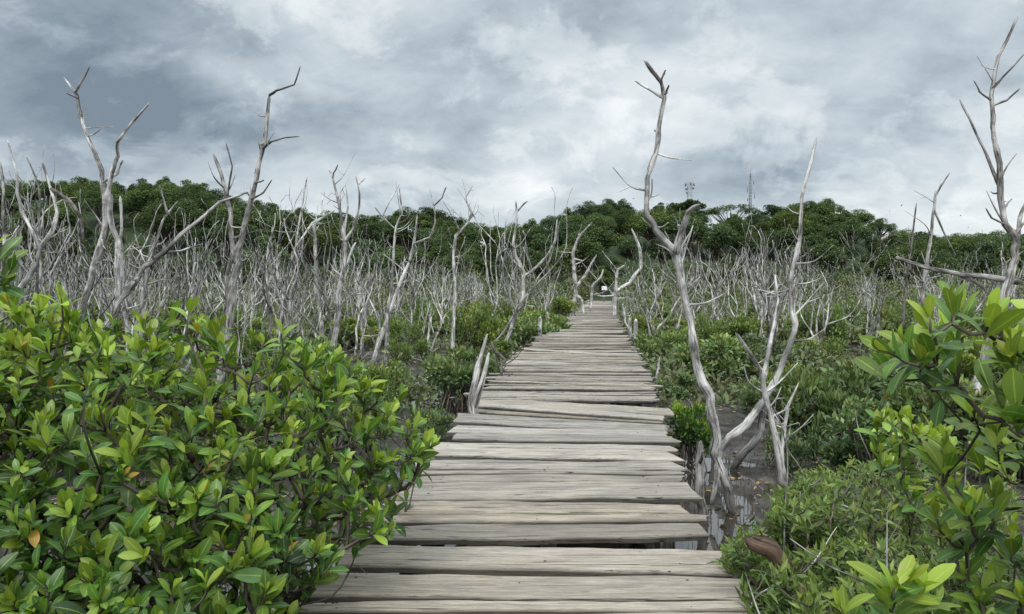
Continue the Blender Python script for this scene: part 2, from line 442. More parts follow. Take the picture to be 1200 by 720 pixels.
def warp(n, lim, k):
    t = np.linspace(-1, 1, n); return np.sinh(t * k) / math.sinh(k) * lim
gx = warp(460, 900, 7.0) + 0.2
gy = np.concatenate([-np.geomspace(400, 4, 14), np.linspace(-3, 14, 190), 14 + np.geomspace(0.12, 1500, 240)])
GX, GY = np.meshgrid(gx, gy)
GZ = ground_z(GX, GY)
mb = MB()
ny, nx = GX.shape
a = (np.arange(ny - 1)[:, None] * nx + np.arange(nx - 1)[None]).ravel()
mb.add(np.stack([GX, GY, GZ], -1).reshape(-1, 3), [np.stack([a, a + 1, a + nx + 1, a + nx], -1)])
tag(link('ground', mb.mesh('ground', M['mud'])), kind='structure')
mb = MB()
mb.add([[-70, -30, -0.006], [70, -30, -0.006], [70, 84, -0.006], [-70, 84, -0.006]], [np.array([[0, 1, 2, 3]])])
tag(link('water', mb.mesh('water', M['water'])), kind='structure')

# ------------------------------------------------------------------ boardwalk
bw = thing('boardwalk', 'weathered grey plank boardwalk on posts running across the mud to the trees', 'boardwalk', (0, 0, 0))
def plank(mb, xl, xr, y0, y1, z, th, tone, warm, R, yaw=0.0, roll=0.0, taper=0.0, cx=None):
    n = 26
    e1, e2, e3, e4 = np.abs(R.normal(0, 0.021, 4)) * (w_ if (w_ := min(1.0, (y1 - y0) / 0.3)) else 1)
    t = np.linspace(0, 1, n)
    x = xl + (xr - xl) * t
    w0 = (y1 - y0) / 2; yc = (y0 + y1) / 2
    ox = R.random() * 100
    def wob(s, a, k): return (fbm(x * k + ox, np.full(n, s), 3, 3) - 0.5) * a
    front = yc - w0 * (1 - taper * t) + e1 * (1 - t) ** 2 + e2 * t ** 3 + wob(1.7, 0.085, 1.3) + wob(4.2, 0.035, 5) + yaw * (t - 0.5)
    back = yc + w0 * (1 - taper * t) - e3 * (1 - t) ** 3 - e4 * t ** 2 + wob(7.9, 0.085, 1.3) + wob(9.2, 0.035, 5) + yaw * (t - 0.5)
    zz = z + wob(3.3, 0.03, 1.0) + roll * (t - 0.5)
    ch = 0.014
    tilt = R.normal(0, 0.006)
    sec = []
    for (fy, fz) in ((0, -th), (0, -ch), (ch, 0), (0.5, R.normal(0.0, 0.003)), (-ch, 0), (1, -ch), (1, -th)):
        if fy == 0: yy = front
        elif fy == 1: yy = back
        elif fy == 0.5: yy = (front + back) / 2
        elif fy > 0: yy = front + ch
        else: yy = back - ch
        lean = tilt * (yy - yc) / max(w0, 0.05)
        sec.append(np.stack([x, yy, zz + fz + lean], -1))
    S = np.stack(sec, 1); k = S.shape[1]
    # ragged saw-cut ends
    sl0, sl1 = R.normal(0, 0.03, 2); fr_ = (np.array([0, 0, .05, .5, .95, 1, 1]) - .5) * 2
    S[0, :, 0] += R.normal(0, 0.014, k) + sl0 * fr_; S[-1, :, 0] += R.normal(0, 0.014, k) + sl1 * fr_
    i = np.arange(n - 1)[:, None] * k; j = np.arange(k)[None]; j2 = (j + 1) % k
    q = np.stack([i + j, i + k + j, i + k + j2, i + j2], -1).reshape(-1, 4)
    caps = [np.arange(k)[None, :], (np.arange(k)[::-1] + (n - 1) * k)[None, :]]
    off = R.random(3) * 200
    ga = S.reshape(-1, 3) + off
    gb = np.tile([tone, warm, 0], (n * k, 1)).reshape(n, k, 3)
    gb[:, (0, 1, 5, 6), 2] = 1.0                          # sawn sides: dirt plus painted-in shade, so the gaps between boards look dark
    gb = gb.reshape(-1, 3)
    mb.add(S.reshape(-1, 3), [q] + caps, ga, gb)
    if yc < 16:                                           # rusty nail heads over the beams
        for sd in (0.10, 0.5, 0.88):
            for dy in (-0.5, 0.5):
                if R.random() < 0.35 or w0 < 0.07: continue
                tx = sd + R.normal(0, .012); fx = xl + (xr - xl) * tx
                fr, bk = np.interp(tx, t, front), np.interp(tx, t, back)
                fy_ = (fr + bk) / 2 + dy * (bk - fr) * 0.5 * R.uniform(.5, 1.2); fz_ = float(np.interp(tx, t, S[:, 3, 2] if abs(dy) < .3 else (S[:, 2, 2] + S[:, 3, 2]) / 2)) + 0.002
                a_ = np.arange(6) * math.pi / 3; rr_ = R.uniform(0.005, 0.009)
                rim = np.stack([fx + rr_ * np.cos(a_), fy_ + rr_ * np.sin(a_), np.full(6, fz_)], -1); low = rim.copy(); low[:, 2] -= 0.03
                mb.add(np.vstack([rim, low]), [np.arange(6)[None], np.stack([np.arange(6) + 6, (np.arange(6) + 1) % 6 + 6, (np.arange(6) + 1) % 6, np.arange(6)], -1)],
                       np.tile([3.3, 1.1, 7.7], (12, 1)), np.tile([0.22, 0.9, 0], (12, 1)))

R = np.random.default_rng(3)
deck = MB()
y = -1.6
# depth where each of the near planks ends, read from the photo rows
near = [depth_on(v, DECK) for v in (719, 699, 666, 637, 613, 589, 566, 548, 537, 525, 519, 510, 499, 489, 481, 474)]
breaks = list(np.arange(-1.6, near[0] - 0.2, 0.4)) + near
while breaks[-1] < DECK_END:
    g = R.choice([0.13, 0.18, 0.23, 0.29, 0.38], p=[.2, .28, .27, .17, .08]) * (1.0 if breaks[-1] < 30 else 1.25)
    breaks.append(breaks[-1] + g)
loose = []
for i in range(len(breaks) - 1):
    y0, y1 = breaks[i], breaks[i + 1]
    gap = min(0.030, abs(R.normal(0.014, 0.016))) + (0.022 if y1 < 9.5 else 0.018)
    ym = (y0 + y1) / 2
    jl, jr = R.normal(0, 0.075), R.normal(0, 0.055)
    if R.random() < 0.14: jl -= R.uniform(0.06, 0.2)
    if R.random() < 0.08: jr += R.uniform(0.04, 0.12)
    if ym < 6: jl *= 0.5; jr *= 0.5
    tone = float(np.clip(R.normal(0.98, 0.16), 0.6, 1.3)); warm = float(np.clip(R.normal(0.36, 0.3), 0, 1))
    if 36 < ym < 37.5: warm = 0.9
    if i and abs(y0 - near[0]) < 1e-6: tone, warm = 1.22, 0.8
    yaw = (R.normal(0, 0.085) if ym > 6 else R.normal(0, 0.06)) - 0.20 * sstep(4, 9, ym) - 0.28 * math.exp(-((ym - 8.7) / 0.9) ** 2)
    lift = -0.07 * math.exp(-((ym - 8.7) / 1.0) ** 2)
    zz = DECK + R.normal(0, 0.014)
    if R.random() < (0.45 if y1 - y0 > 0.4 else 0.22) and y1 - y0 > 0.27:                # a board split into two tapering halves
        c = y0 + (y1 - y0) * R.uniform(0.4, 0.6)
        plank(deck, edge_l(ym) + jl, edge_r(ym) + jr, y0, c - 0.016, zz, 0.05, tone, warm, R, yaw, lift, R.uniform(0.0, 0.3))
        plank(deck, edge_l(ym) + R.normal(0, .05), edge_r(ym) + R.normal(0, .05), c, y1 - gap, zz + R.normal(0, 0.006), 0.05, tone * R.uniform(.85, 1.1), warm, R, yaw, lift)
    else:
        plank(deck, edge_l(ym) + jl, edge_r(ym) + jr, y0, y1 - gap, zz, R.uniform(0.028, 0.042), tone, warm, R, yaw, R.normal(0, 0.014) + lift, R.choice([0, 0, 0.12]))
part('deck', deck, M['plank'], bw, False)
# two boards lying askew over the deck, jutting out on the left
for (pxl, pyl, pxr, pyr, lab) in ((561, 476, 777, 487, 'pale plank laid askew and jutting past the left edge'), (615, 411, 747, 415, 'pale plank jutting out at the far left edge')):
    z = DECK + 0.03
    A = P(pxl, pyl, depth_on(pyl, z)); B = P(pxr, pyr, depth_on(pyr, z))
    m_ = MB()
    plank(m_, A[0], B[0], (A[1] + B[1]) / 2 - .13, (A[1] + B[1]) / 2 + .13, z, 0.03, 1.2, 0.15, R, B[1] - A[1], -0.05)
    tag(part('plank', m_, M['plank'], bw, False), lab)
for side in (0.22, 0.5, 0.8):
    m_ = MB(); ys = np.linspace(-1.5, DECK_END - 0.3, 60)
    xs = edge_l(ys) * (1 - side) + edge_r(ys) * side
    tube(m_, np.stack([xs, ys, np.full(60, DECK - 0.135)], -1), np.full(60, 0.062), 7, None, 0.08)
    part('beam', m_, M['snagdark'], bw)
for ysup in list(np.arange(2.2, 42, 2.6)):
    for sd in (0.12, 0.9):
        x = edge_l(ysup) * (1 - sd) + edge_r(ysup) * sd
        m_ = MB(); tube(m_, [[x, ysup, -0.3], [x + .02, ysup, .2], [x, ysup, DECK - 0.09]], [.065, .06, .055], 7, 0.2, 0.1)
        part('post', m_, M['snagdark'], bw)

# ------------------------------------------------------------------ dead trees traced from the photo
def trace(label, D, trunk, w, branches=(), mat='snag', foot=True, grp=None, dd=0.0, dark=(), cat='dead tree', name='dead_tree', base_px=None):
    """trunk: photo points from base to tip at distance D; w: (base,tip) width in photo pixels; branches: (points, base width, tip width, depth drift)"""
    R = np.random.default_rng(abs(hash(tuple(trunk[0]))) % 9999 + int(D * 7))
    k = D / FPX
    n = len(trunk)
    dz = np.cumsum(R.normal(0, 0.02 * D * 0.12, n)) if n > 2 else np.zeros(n)
    dz = np.clip(dz, -0.05 * D, 0.05 * D)
    pts = [P(p[0], p[1], D + dz[i] + dd * i / (n - 1)) for i, p in enumerate(trunk)]
    tt = np.linspace(0, 1, n)
    ws = 1.0 if name != 'dead_tree' or D > 39 else 0.78 if D < 9 else 0.68
    rad = (w[0] * (1 - tt) + w[1] * tt) * 0.5 * k * ws
    if foot:
        b = pts[0].copy()
        if b[2] > 0.05:
            dirn = (pts[0] - pts[1]); dirn = dirn / max(abs(dirn[2]), 1e-3) if abs(dirn[2]) > 1e-3 else np.array([0, 0, -1.0])
            dirn = np.clip(dirn, -0.35, 0.35); dirn[2] = -1
            gz = b[2]
            base = b + dirn * gz; base[2] = -0.12
            pts = [base, b + dirn * gz * 0.5] + pts; rad = np.concatenate([[rad[0] * 1.3, rad[0] * 1.08], rad])
    base = pts[0].copy(); base[2] = 0
    t = thing(name, label, cat, base, grp)
    m_ = MB(); kp, kr = knobbly(pts, rad, max(0.035, 0.005 * D), R)
    if name == 'fallen_log': kr[-1] = kr[-2]
    tube(m_, kp, kr, 9, None, 0.13, R)
    part('trunk', m_, M[mat], t, True, base)
    path, prad = kp, kr
    if name == 'dead_tree' and foot:
        # short broken twigs and spikes along the upper trunk
        for _ in range(int(R.integers(7, 13))):
            j = int(len(kp) * R.uniform(0.42, 0.86)); a = unit(R.normal(0, 1, 3) * [1, .4, .6] + [0, 0, .5]); L = R.uniform(0.08, 0.42) * (0.5 + D / 16)
            p0 = kp[min(j, len(kp) - 1)]; r0 = kr[min(j, len(kp) - 1)]
            m2 = MB(); q1 = p0 + a * L * .55 + R.normal(0, .04 * L, 3); q2 = p0 + a * L + np.array([0, 0, L * .2]) + R.normal(0, .12 * L, 3)
            tube(m2, [p0, q1, q2], [r0 * .45, r0 * .3, max(0.004, r0 * .1)], 5, L / 6, 0.1, R)
            if R.random() < .5: tube(m2, [q1, q1 + unit(a + R.normal(0, .8, 3)) * L * .4], [r0 * .26, max(0.004, r0 * .1)], 4, L / 8, 0.1, R)
            part('twig', m2, M[mat], t, True, base)
    for bi, br in enumerate(branches):
        bp, bw0, bw1 = br[0], br[1], br[2]
        q0 = bp[0]
        # join: nearest trunk point in the picture
        pr = np.array([[600 + FPX * q[0] / q[1], HOR + FPX * (CAMZ - q[2]) / q[1]] for q in path])
        j = int(np.argmin(np.hypot(pr[:, 0] - q0[0], pr[:, 1] - q0[1])))
        d0 = path[j][1]; far_from = np.hypot(*(pr[j] - np.array(q0)))
        drift = R.normal(0, 0.03) * D
        m = len(bp); bpts = [P(p[0], p[1], d0 + drift * i / max(1, m - 1)) for i, p in enumerate(bp)]
        if far_from < 10: bpts[0] = path[j]
        u = np.linspace(0, 1, m)
        m_ = MB(); kp, kr = knobbly(bpts, (bw0 * (1 - u) + bw1 * u) * .5 * k * ws, max(0.035, 0.005 * D), R); tube(m_, kp, kr, 7, None, 0.12, R)
        part('branch', m_, M['snagdark' if bi in dark else mat], t, True, base)
    return t

trace('tall bare dead mangrove with a smooth S-bend trunk right of the boardwalk', 7.4,
      [(873, 615), (853, 575), (840, 535), (834, 488), (823, 434), (808, 380), (799, 325), (793, 294), (767, 272), (759, 250), (760, 209), (771, 153), (780, 114), (775, 93), (754, 70)], (16, 5.5),
      [([(799, 296), (801, 268), (808, 250), (820, 240)], 12, 5), ([(779, 116), (762, 106), (744, 95)], 6, 3), ([(776, 95), (780, 82)], 4, 2), ([(780, 112), (784, 100)], 4, 2), ([(773, 155), (767, 153)], 5, 4),
       ([(799, 272), (795, 264)], 6, 4), ([(841, 546), (838, 565), (832, 590)], 9, 7)], foot=True)
trace('long straight dead trunk leaning right, rising high beside the split snag', 8.6,
      [(842, 530), (873, 497), (896, 470), (917, 434), (930, 380), (928, 335), (938, 272), (941, 230), (957, 161)], (12, 4.0),
      [([(898, 470), (890, 510), (878, 530), (857, 552)], 11, 11), ([(929, 350), (938, 320)], 5, 2)], dd=0.3)
trace('split white snag forked into a sharp point among the right shrubs', 8.0,
      [(912, 562), (909, 524), (902, 481), (891, 434), (877, 410), (862, 390)], (12, 4),
      [([(893, 445), (900, 408), (907, 380), (913, 352), (908, 322)], 8, 3)], dd=-.1)
trace('short pointed white snag standing beside the split white one', 8.0, [(917, 562), (917, 524), (924, 477), (936, 449)], (9, 2), [])
trace('tall dark dead tree with many bare twigs at the far right', 9.5,
      [(1160, 400), (1172, 360), (1193, 305), (1188, 285), (1174, 261), (1172, 233), (1170, 189), (1163, 150), (1162, 111), (1169, 67), (1193, 20)], (16, 4),
      [([(1164, 104), (1182, 84), (1202, 62)], 5, 2), ([(1165, 127), (1180, 118), (1195, 104)], 4, 2), ([(1160, 119), (1148, 108), (1141, 94)], 4, 2), ([(1170, 220), (1152, 172), (1125, 117)], 6, 3),
       ([(1173, 250), (1186, 233)], 4, 2), ([(1173, 262), (1162, 256), (1155, 244)], 4, 2), ([(1188, 286), (1196, 258), (1206, 228)], 10, 5), ([(1176, 48), (1182, 38)], 3, 2)], 'greytwig')
trace('long grey fallen limb lying across the snags at the far right', 11.0, [(1050, 302), (1084, 312), (1120, 320), (1160, 325), (1196, 332)], (5, 9), [([(1120, 320), (1142, 330), (1160, 345)], 6, 4)], 'greytwig', foot=False)
trace('slender dead tree with a crooked top left of the far-right snag', 17, [(1083, 330), (1088, 298), (1094, 250), (1098, 226), (1113, 203)], (7, 2), [([(1096, 245), (1106, 272), (1120, 300)], 4, 2)], 'greytwig')
trace('thin dark leaning dead stem before the right end of the hill', 22, [(1064, 320), (1069, 278), (1074, 238)], (4, 2), [], 'snagdark')
trace('tall dead mangrove forking into two long limbs at the far left', 15,
      [(92, 372), (109, 312), (122, 263), (118, 202), (101, 160), (88, 112), (75, 91)], (11, 3.0),
      [([(88, 112), (94, 99), (105, 79)], 5, 2.5), ([(86, 118), (78, 109)], 3, 2), ([(138, 350), (135, 282), (126, 225), (133, 202), (138, 183), (136, 166), (154, 143), (176, 120)], 10, 3), ([(130, 213), (137, 203), (144, 187)], 6, 3),
       ([(154, 143), (158, 138)], 3, 2)])
trace('upright dead pole left of the leaning grey log', 15.5, [(146, 360), (144, 334), (142, 280), (141, 230)], (7, 4), [])
trace('pale dead mangrove with a Y-shaped trunk near the left edge', 13,
      [(6, 366), (24, 339), (52, 291), (63, 268), (68, 249), (60, 222), (49, 188)], (9, 3.5), [([(50, 294), (38, 272), (26, 249), (19, 202), (9, 165)], 7, 3), ([(61, 220), (78, 232), (94, 254), (97, 285)], 6, 5)], dark=(1,))
trace('pale dead pole cut off by the left edge of the view', 13, [(3, 340), (4, 290), (5, 225), (0, 190)], (7, 4), [])
trace('thick grey log leaning far to the right on the left side', 12.5, [(128, 380), (156, 334), (189, 296), (227, 263), (257, 237), (288, 226)], (12, 4),
      [([(190, 298), (212, 294), (238, 286)], 5, 2)], 'greytwig', dd=0.6)
trace('dark-tipped dead trunk beside the leaning grey log', 14, [(264, 380), (269, 296), (269, 238), (259, 206), (250, 181)], (10, 5), [([(270, 235), (272, 195), (265, 168)], 3.5, 1.5)], 'greytwig')
trace('tallest dead tree on the left, with a crooked dark crown', 13.5, [(268, 385), (276, 320), (284, 275), (297, 225), (309, 165), (316, 112)], (12, 4.5),
      [([(316, 114), (324, 106), (345, 100), (352, 78)], 5, 2), ([(309, 176), (318, 166), (332, 162), (351, 160)], 4.5, 2), ([(313, 140), (302, 135)], 3, 2), ([(299, 234), (309, 226), (319, 211)], 4, 2), ([(297, 215), (309, 211)], 4, 3), ([(296, 232), (290, 226), (276, 230)], 4, 2)], 'greytwig', dark=(0, 1))
trace('crooked dead sapling with a short forked tip on the left', 16, [(172, 330), (176, 301), (189, 258), (208, 237)], (8, 3), [([(194, 250), (191, 232), (187, 218)], 4, 2)])
trace('pale dead mangrove with a fan of four upright limbs left of centre', 17,
      [(394, 385), (397, 348), (404, 319), (403, 286), (401, 261), (397, 232), (390, 209), (385, 198)], (9, 2.2),
      [([(390, 209), (396, 193)], 3, 1.8), ([(403, 284), (415, 265), (421, 243), (422, 227), (417, 207)], 6, 2.5), ([(421, 216), (428, 209)], 2.5, 1.8), ([(406, 272), (408, 243), (405, 216)], 5, 2), ([(404, 320), (412, 294), (417, 284)], 5, 3)])
trace('thin straight dead stem leaning slightly right, left of centre', 20, [(338, 330), (345, 294), (352, 250), (360, 208)], (5, 2), [])
trace('bent dead tree whose top reaches right with one upright twig', 18, [(376, 380), (372, 340), (370, 297), (368, 262), (377, 255), (392, 247)], (7, 2.5), [([(381, 254), (377, 238), (380, 225)], 3.5, 2), ([(369, 262), (356, 276), (345, 292)], 5, 3)])
trace('zigzag dead tree with a split wiry top, centre left', 19, [(455, 372), (458, 325), (461, 290), (464, 265), (471, 250), (468, 221)], (6, 2), [([(463, 268), (448, 254), (439, 243)], 3.5, 2), ([(448, 254), (457, 236), (468, 216)], 3, 1.8)])
trace('dead tree with one limb snaking up to a forked tip, centre left', 20, [(456, 366), (471, 326), (482, 304), (487, 275), (489, 252)], (6, 2.5), [([(480, 306), (486, 286), (504, 279), (511, 261), (508, 241), (518, 232), (523, 219)], 4.5, 2), ([(508, 241), (504, 222)], 2.5, 1.5)])
trace('dead tree with a long twig arching down to the right, left of boardwalk', 21, [(531, 370), (533, 297), (534, 276), (548, 261), (552, 250), (545, 232), (554, 218)], (6, 2), [([(546, 237), (562, 265), (581, 285)], 3, 2)])
trace('dead tree with a dark hooked tip just left of the boardwalk', 22, [(583, 425), (600, 380), (614, 348), (613, 320), (603, 301), (601, 283), (605, 254), (605, 236)], (8, 3), [([(605, 250), (611, 242), (618, 236)], 3.5, 2), ([(613, 322), (622, 318), (641, 301), (650, 283), (653, 257)], 5, 2)], dark=(0,))
trace('white forked dead tree at the far end of the boardwalk, left side', 43, [(667, 385), (675, 337), (672, 297), (677, 279), (694, 261)], (5.5, 1.8),
      [([(675, 338), (686, 322), (699, 299)], 4, 1.6), ([(674, 345), (682, 352), (684, 368)], 4, 4), ([(675, 300), (683, 306)], 3, 1.5)])
trace('small wriggling dead stem beside the white forked tree', 46, [(692, 372), (693, 342), (697, 333), (704, 326), (707, 316)], (4, 1.6), [])
trace('white dead pole with one limb arching right, at the boardwalk end', 40, [(720, 392), (722, 345), (724, 317), (731, 311)], (5, 2.5), [([(722, 344), (737, 332), (751, 314), (749, 292), (740, 268)], 4, 2.5)])
trace('dead stem drooping to the mud beside the right deck edge', 25, [(757, 408), (742, 395), (733, 377), (731, 362)], (4, 3), [], foot=False)
# stumps and posts
trace('split grey stump with two prongs at the left deck edge', 8.7, [(556, 495), (556, 462), (561, 428), (571, 392)], (12, 3), [([(560, 480), (566, 447), (573, 414)], 9, 4)], cat='stump', name='stump')
trace('weathered grey stump at the right deck edge below the S-bend tree', 6.9, [(820, 580), (819, 545), (821, 516)], (10, 7), [([(820, 545), (824, 528)], 4, 3)], 'greytwig', cat='stump', name='stump')
trace('short grey stump standing among the right shrubs', 9.5, [(990, 545), (990, 515), (992, 487)], (9, 7), [], cat='stump', name='stump')
trace('little crooked stick standing in mud right of the deck', 15, [(768, 452), (771, 435), (773, 418)], (5, 2.5), [], cat='stump', name='stump')
# dark bent stick left of deck
trace('dark bent branch stuck in the mud beside the split stump', 12.5, [(586, 458), (588, 430), (592, 422), (582, 412), (576, 405)], (6, 3), [], 'snagdark')
trace('brown rotting log lying in the low shrubs at lower right', 3.5, [(940, 690), (922, 668), (900, 645), (882, 632)], (22, 19), [([(905, 650), (897, 634), (890, 622)], 5, 2)], 'brownlog', foot=True, cat='log', name='fallen_log')

# ------------------------------------------------------------------ thicket of dead mangroves
def dead_tree_mesh(seed, h, stems, r0, sides=5, spread=0.3, mb=None, org=(0, 0, 0)):
    R = np.random.default_rng(seed)
    own = mb is None
    mb = mb or MB()
    def grow(p, d, L, r, lvl):
        n = max(3, int(L / 0.28)); st = L / n
        pts = [p]; rad = [r]; q = p.copy(); v = unit(d)
        curl = R.normal(0, 0.13, 3)
        for i in range(n):
            v = unit(v + R.normal(0, 0.19, 3) * (1.0 if R.random() < .75 else 1.9) + curl * 0.3 + np.array([0, 0, 0.26]))
            q = q + v * st; pts.append(q.copy()); rad.append(r * (1 - 0.72 * (i + 1) / n))
            if lvl < 2 and i > n * 0.2 and R.random() < (0.30 if lvl == 0 else 0.2):
                s = unit(R.normal(0, 1, 3)); s = unit(s - v * np.dot(s, v))
                grow(q.copy(), unit(v * 0.7 + s * R.uniform(0.5, 1.0) + np.array([0, 0, 0.2])), (L * (1 - i / n) * R.uniform(0.5, 1.0) + 0.15), rad[-1] * 0.72, lvl + 1)
        tube(mb, pts, np.maximum(rad, 0.0065), sides if lvl == 0 else max(4, sides - 1), None, 0.1, R, (tone, 0, 0))
    for s in range(stems):
        tone = float(R.choice([-0.12, 0.0, 0.12, 0.4, 0.6], p=[.3, .3, .2, .12, .08]))
        a = R.random() * 6.28
        d = np.array([math.cos(a) * spread, math.sin(a) * spread, 1.0]) * 1.0
        grow(np.array(org) + np.array([math.cos(a) * 0.08, math.sin(a) * .08, -0.1]), d, h * R.uniform(0.65, 1.0), r0 * R.uniform(0.6, 1.0), 0)
    return mb
variants = []
for i in range(16):
    h = [3.4, 4.4, 5.2, 2.6, 6.0, 3.8, 4.6, 6.6][i % 8]
    variants.append(dead_tree_mesh(100 + i, h, [1, 2, 3, 2, 1, 3, 2, 1][i % 8], 0.043 + 0.012 * (i % 3), 5, 0.06 + 0.06 * (i % 4)).mesh('dead_mangrove', M['snag'] if i % 4 else M['greytwig']))
R = np.random.default_rng(21)
placed = 0
GL = 'dead mangroves in the thicket left of the boardwalk'; GR = 'dead mangroves in the thicket right of the boardwalk'
cells = set()
tries = 0
while placed < 235 and tries < 8000:
    tries += 1
    y = 15 + 40 * R.random() ** 1.3
    px = R.uniform(-60, 1260)
    x = (px - 600) / FPX * y
    if on_deck(x, y, 0.9): continue
    if px > 600 and y < 19: continue
    if 390 < px < 600 and y < 21: continue
    if px > 600 and R.random() < 0.22: continue
    key = (int(x / 0.8), int(y / 1.1))
    if key in cells: continue
    cells.add(key)
    o = link('dead_mangrove', variants[R.integers(16)], None, (x, y, 0))
    s = R.uniform(0.75, 1.2); o.rotation_euler = (R.normal(0, 0.09), R.normal(0, 0.09), R.random() * 6.28); o.scale = (s * .86, s * .86, s * R.uniform(0.75, 1.05))
    left = x < (edge_l(y) + edge_r(y)) / 2
    tag(o, 'thin bleached bare mangrove crowded in the grey thicket left of the boardwalk' if left else 'thin bleached bare mangrove standing in the open thicket right of the boardwalk', 'dead tree', GL if left else GR)
    placed += 1
# farther and smaller ones: too many to tell apart
far = MB()
for i in range(400):
    y = 24 + 58 * R.random() ** 0.9
    pxx = R.uniform(-80, 1280)
    if pxx > 690 and R.random() < 0.35: continue
    x = (pxx - 600) / FPX * y
    if on_deck(x, y, 1.0): continue
    dead_tree_mesh(1000 + i, 2.0 + 4.6 * R.random() ** 1.5, int(R.integers(1, 3)), R.uniform(0.042, 0.07), 4, R.uniform(0.04, 0.25), far, (x, y, 0))
tag(link('dead_thicket', far.mesh('dead_thicket', M['snag'])), 'distant mass of bleached dead mangrove stems filling the flat', 'dead thicket', kind='stuff')
# fallen sticks on the mud
st = MB()
for i in range(420):
    y = 8 + 40 * R.random(); x = (R.uniform(-50, 1250) - 600) / FPX * y
    if on_deck(x, y, 0.5): continue
    a = R.random() * 6.28; L = R.uniform(0.4, 1.6); z = 0.05
    p = np.array([x, y, z]); q = p + [math.cos(a) * L, math.sin(a) * L, R.uniform(0, 0.45)]
    mid = (p + q) / 2 + R.normal(0, 0.08, 3)
    r = R.uniform(0.01, 0.03)
    tube(st, [p, mid, q], [r, r * .8, r * .4], 5, 0.15, 0.1)
tag(link('fallen_branches', st.mesh('fallen_branches', M['greytwig'])), 'grey broken branches strewn over the mud among the snags', 'branches', kind='stuff')
# breathing roots: pencil-like spikes
br = MB()
k = 22000
yy = 4.5 + 26 * R.random(k) ** 1.4; xx = (R.uniform(-40, 1240, k) - 600) / FPX * yy
dens = fbm(xx / 1.3, yy / 1.3, 3, 8)
ok = (dens > 0.47) & ~on_deck(xx, yy, 0.0); xx, yy = xx[ok], yy[ok]; k = len(xx)
hh = R.uniform(0.05, 0.2, k); zz = ground_z(xx, yy) - 0.02; rr = R.uniform(0.004, 0.009, k)
th = np.arange(4) * math.pi / 2
ring = np.stack([xx[:, None] + rr[:, None] * np.cos(th), yy[:, None] + rr[:, None] * np.sin(th), np.repeat(zz[:, None], 4, 1)], -1)
top = np.stack([xx + R.normal(0, .015, k), yy + R.normal(0, .015, k), zz + hh], -1)[:, None]
V = np.concatenate([ring, top], 1).reshape(-1, 3); b = np.arange(k) * 5
br.add(V, [np.concatenate([np.stack([b + i, b + (i + 1) % 4, b + 4], -1) for i in range(4)])])
tag(link('breathing_roots', br.mesh('breathing_roots', M['snagdark'])), 'dark pencil roots sticking up from the mud', 'roots', kind='stuff')

# fallen leaves and bits of bark on the mud
lt = MB()
k = 5000
yy = 4.5 + 22 * R.random(k) ** 1.3; xx = (R.uniform(-40, 1240, k) - 600) / FPX * yy
ok = ~on_deck(xx, yy, 0.05); xx, yy = xx[ok], yy[ok]; k = len(xx)
zz = np.maximum(ground_z(xx, yy), -0.004) + 0.008
d = unit(R.normal(0, 1, (k, 3)) * [1, 1, 0.15]); nr = unit(R.normal(0, 0.3, (k, 3)) + [0, 0, 1]); L = R.uniform(0.04, 0.11, k)
leaves(lt, np.stack([xx, yy, zz], -1), d, nr, L, L * .42, R.random(k), R.random(k), np.where(R.random(k) < .3, 0.9, 0.0), 0.1, 4, 0.1)
tag(link('leaf_litter', lt.mesh('leaf_litter', M['litter'])), 'dead brown leaves scattered on the wet mud', 'leaf litter', kind='stuff')

# ------------------------------------------------------------------ small shrubs
def shrub_variant(seed, nl, leaf, mat, height=1.0, rad=1.0, roots=0, lobes=14, flat=0.75):
    R = np.random.default_rng(seed)
    root = thing('mangrove_shrub', 'low green mangrove shrub', 'shrub')
    lf, stm = MB(), MB()
    cs = []
    for i in range(lobes):
        a = R.random() * 6.28; q = math.sqrt(R.random()) * 0.68 * rad
        z = height * (R.uniform(0.3, 0.82) - 0.22 * (q / rad) ** 2)
        cs.append((np.array([math.cos(a) * q, math.sin(a) * q, z]), rad * R.uniform(0.2, 0.38)))
    per = nl // lobes
    for c, r in cs:
        n = int(per * R.uniform(0.7, 1.3))
        v = unit(R.normal(0, 1, (n, 3)) + np.array([0, 0, 0.35]))
        rr = r * R.random(n) ** 0.35 * R.uniform(0.75, 1.15, n)
        pos = c + v * rr[:, None] * np.array([1, 1, flat])
        d = unit(v * 0.8 + R.normal(0, 0.5, (n, 3)) + np.array([0, 0, 0.55]))
        nr = unit(R.normal(0, 0.5, (n, 3)) + np.array([0, 0, 1.0]) + v * 0.3)
        L = leaf * R.uniform(0.7, 1.3, n)
        clump = R.normal(0, 0.13)
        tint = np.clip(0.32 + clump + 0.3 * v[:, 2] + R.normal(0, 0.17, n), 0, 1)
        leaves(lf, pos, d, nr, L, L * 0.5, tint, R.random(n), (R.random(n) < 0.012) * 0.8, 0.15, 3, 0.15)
        b = np.array([R.normal(0, .06), R.normal(0, .06), -0.08])
        tube(stm, [b, b * 0.4 + c * 0.5 + R.normal(0, .06, 3) + [0, 0, -0.08], c + [0, 0, r * .5]], [0.022, 0.013, 0.005], 5, 0.15, 0.1)
        for k in range(4):
            e = c + unit(R.normal(0, 1, 3) + [0, 0, .6]) * r
            tube(stm, [c - [0, 0, r * .5], (c + e) / 2, e], [0.008, 0.006, 0.003], 4, None)
    for i in range(roots):
        a = R.random() * 6.28; L = R.uniform(0.25, 0.7) * rad
        tube(stm, [[0, 0, height * R.uniform(.25, .5)], [math.cos(a) * L * .6, math.sin(a) * L * .6, height * .3], [math.cos(a) * L, math.sin(a) * L, -0.1]], [0.016, 0.015, 0.013], 5, 0.15, 0.1)
    link('foliage', lf.mesh('foliage', mat), root)
    link('stem', stm.mesh('stem', M['bark']), root)
    return root
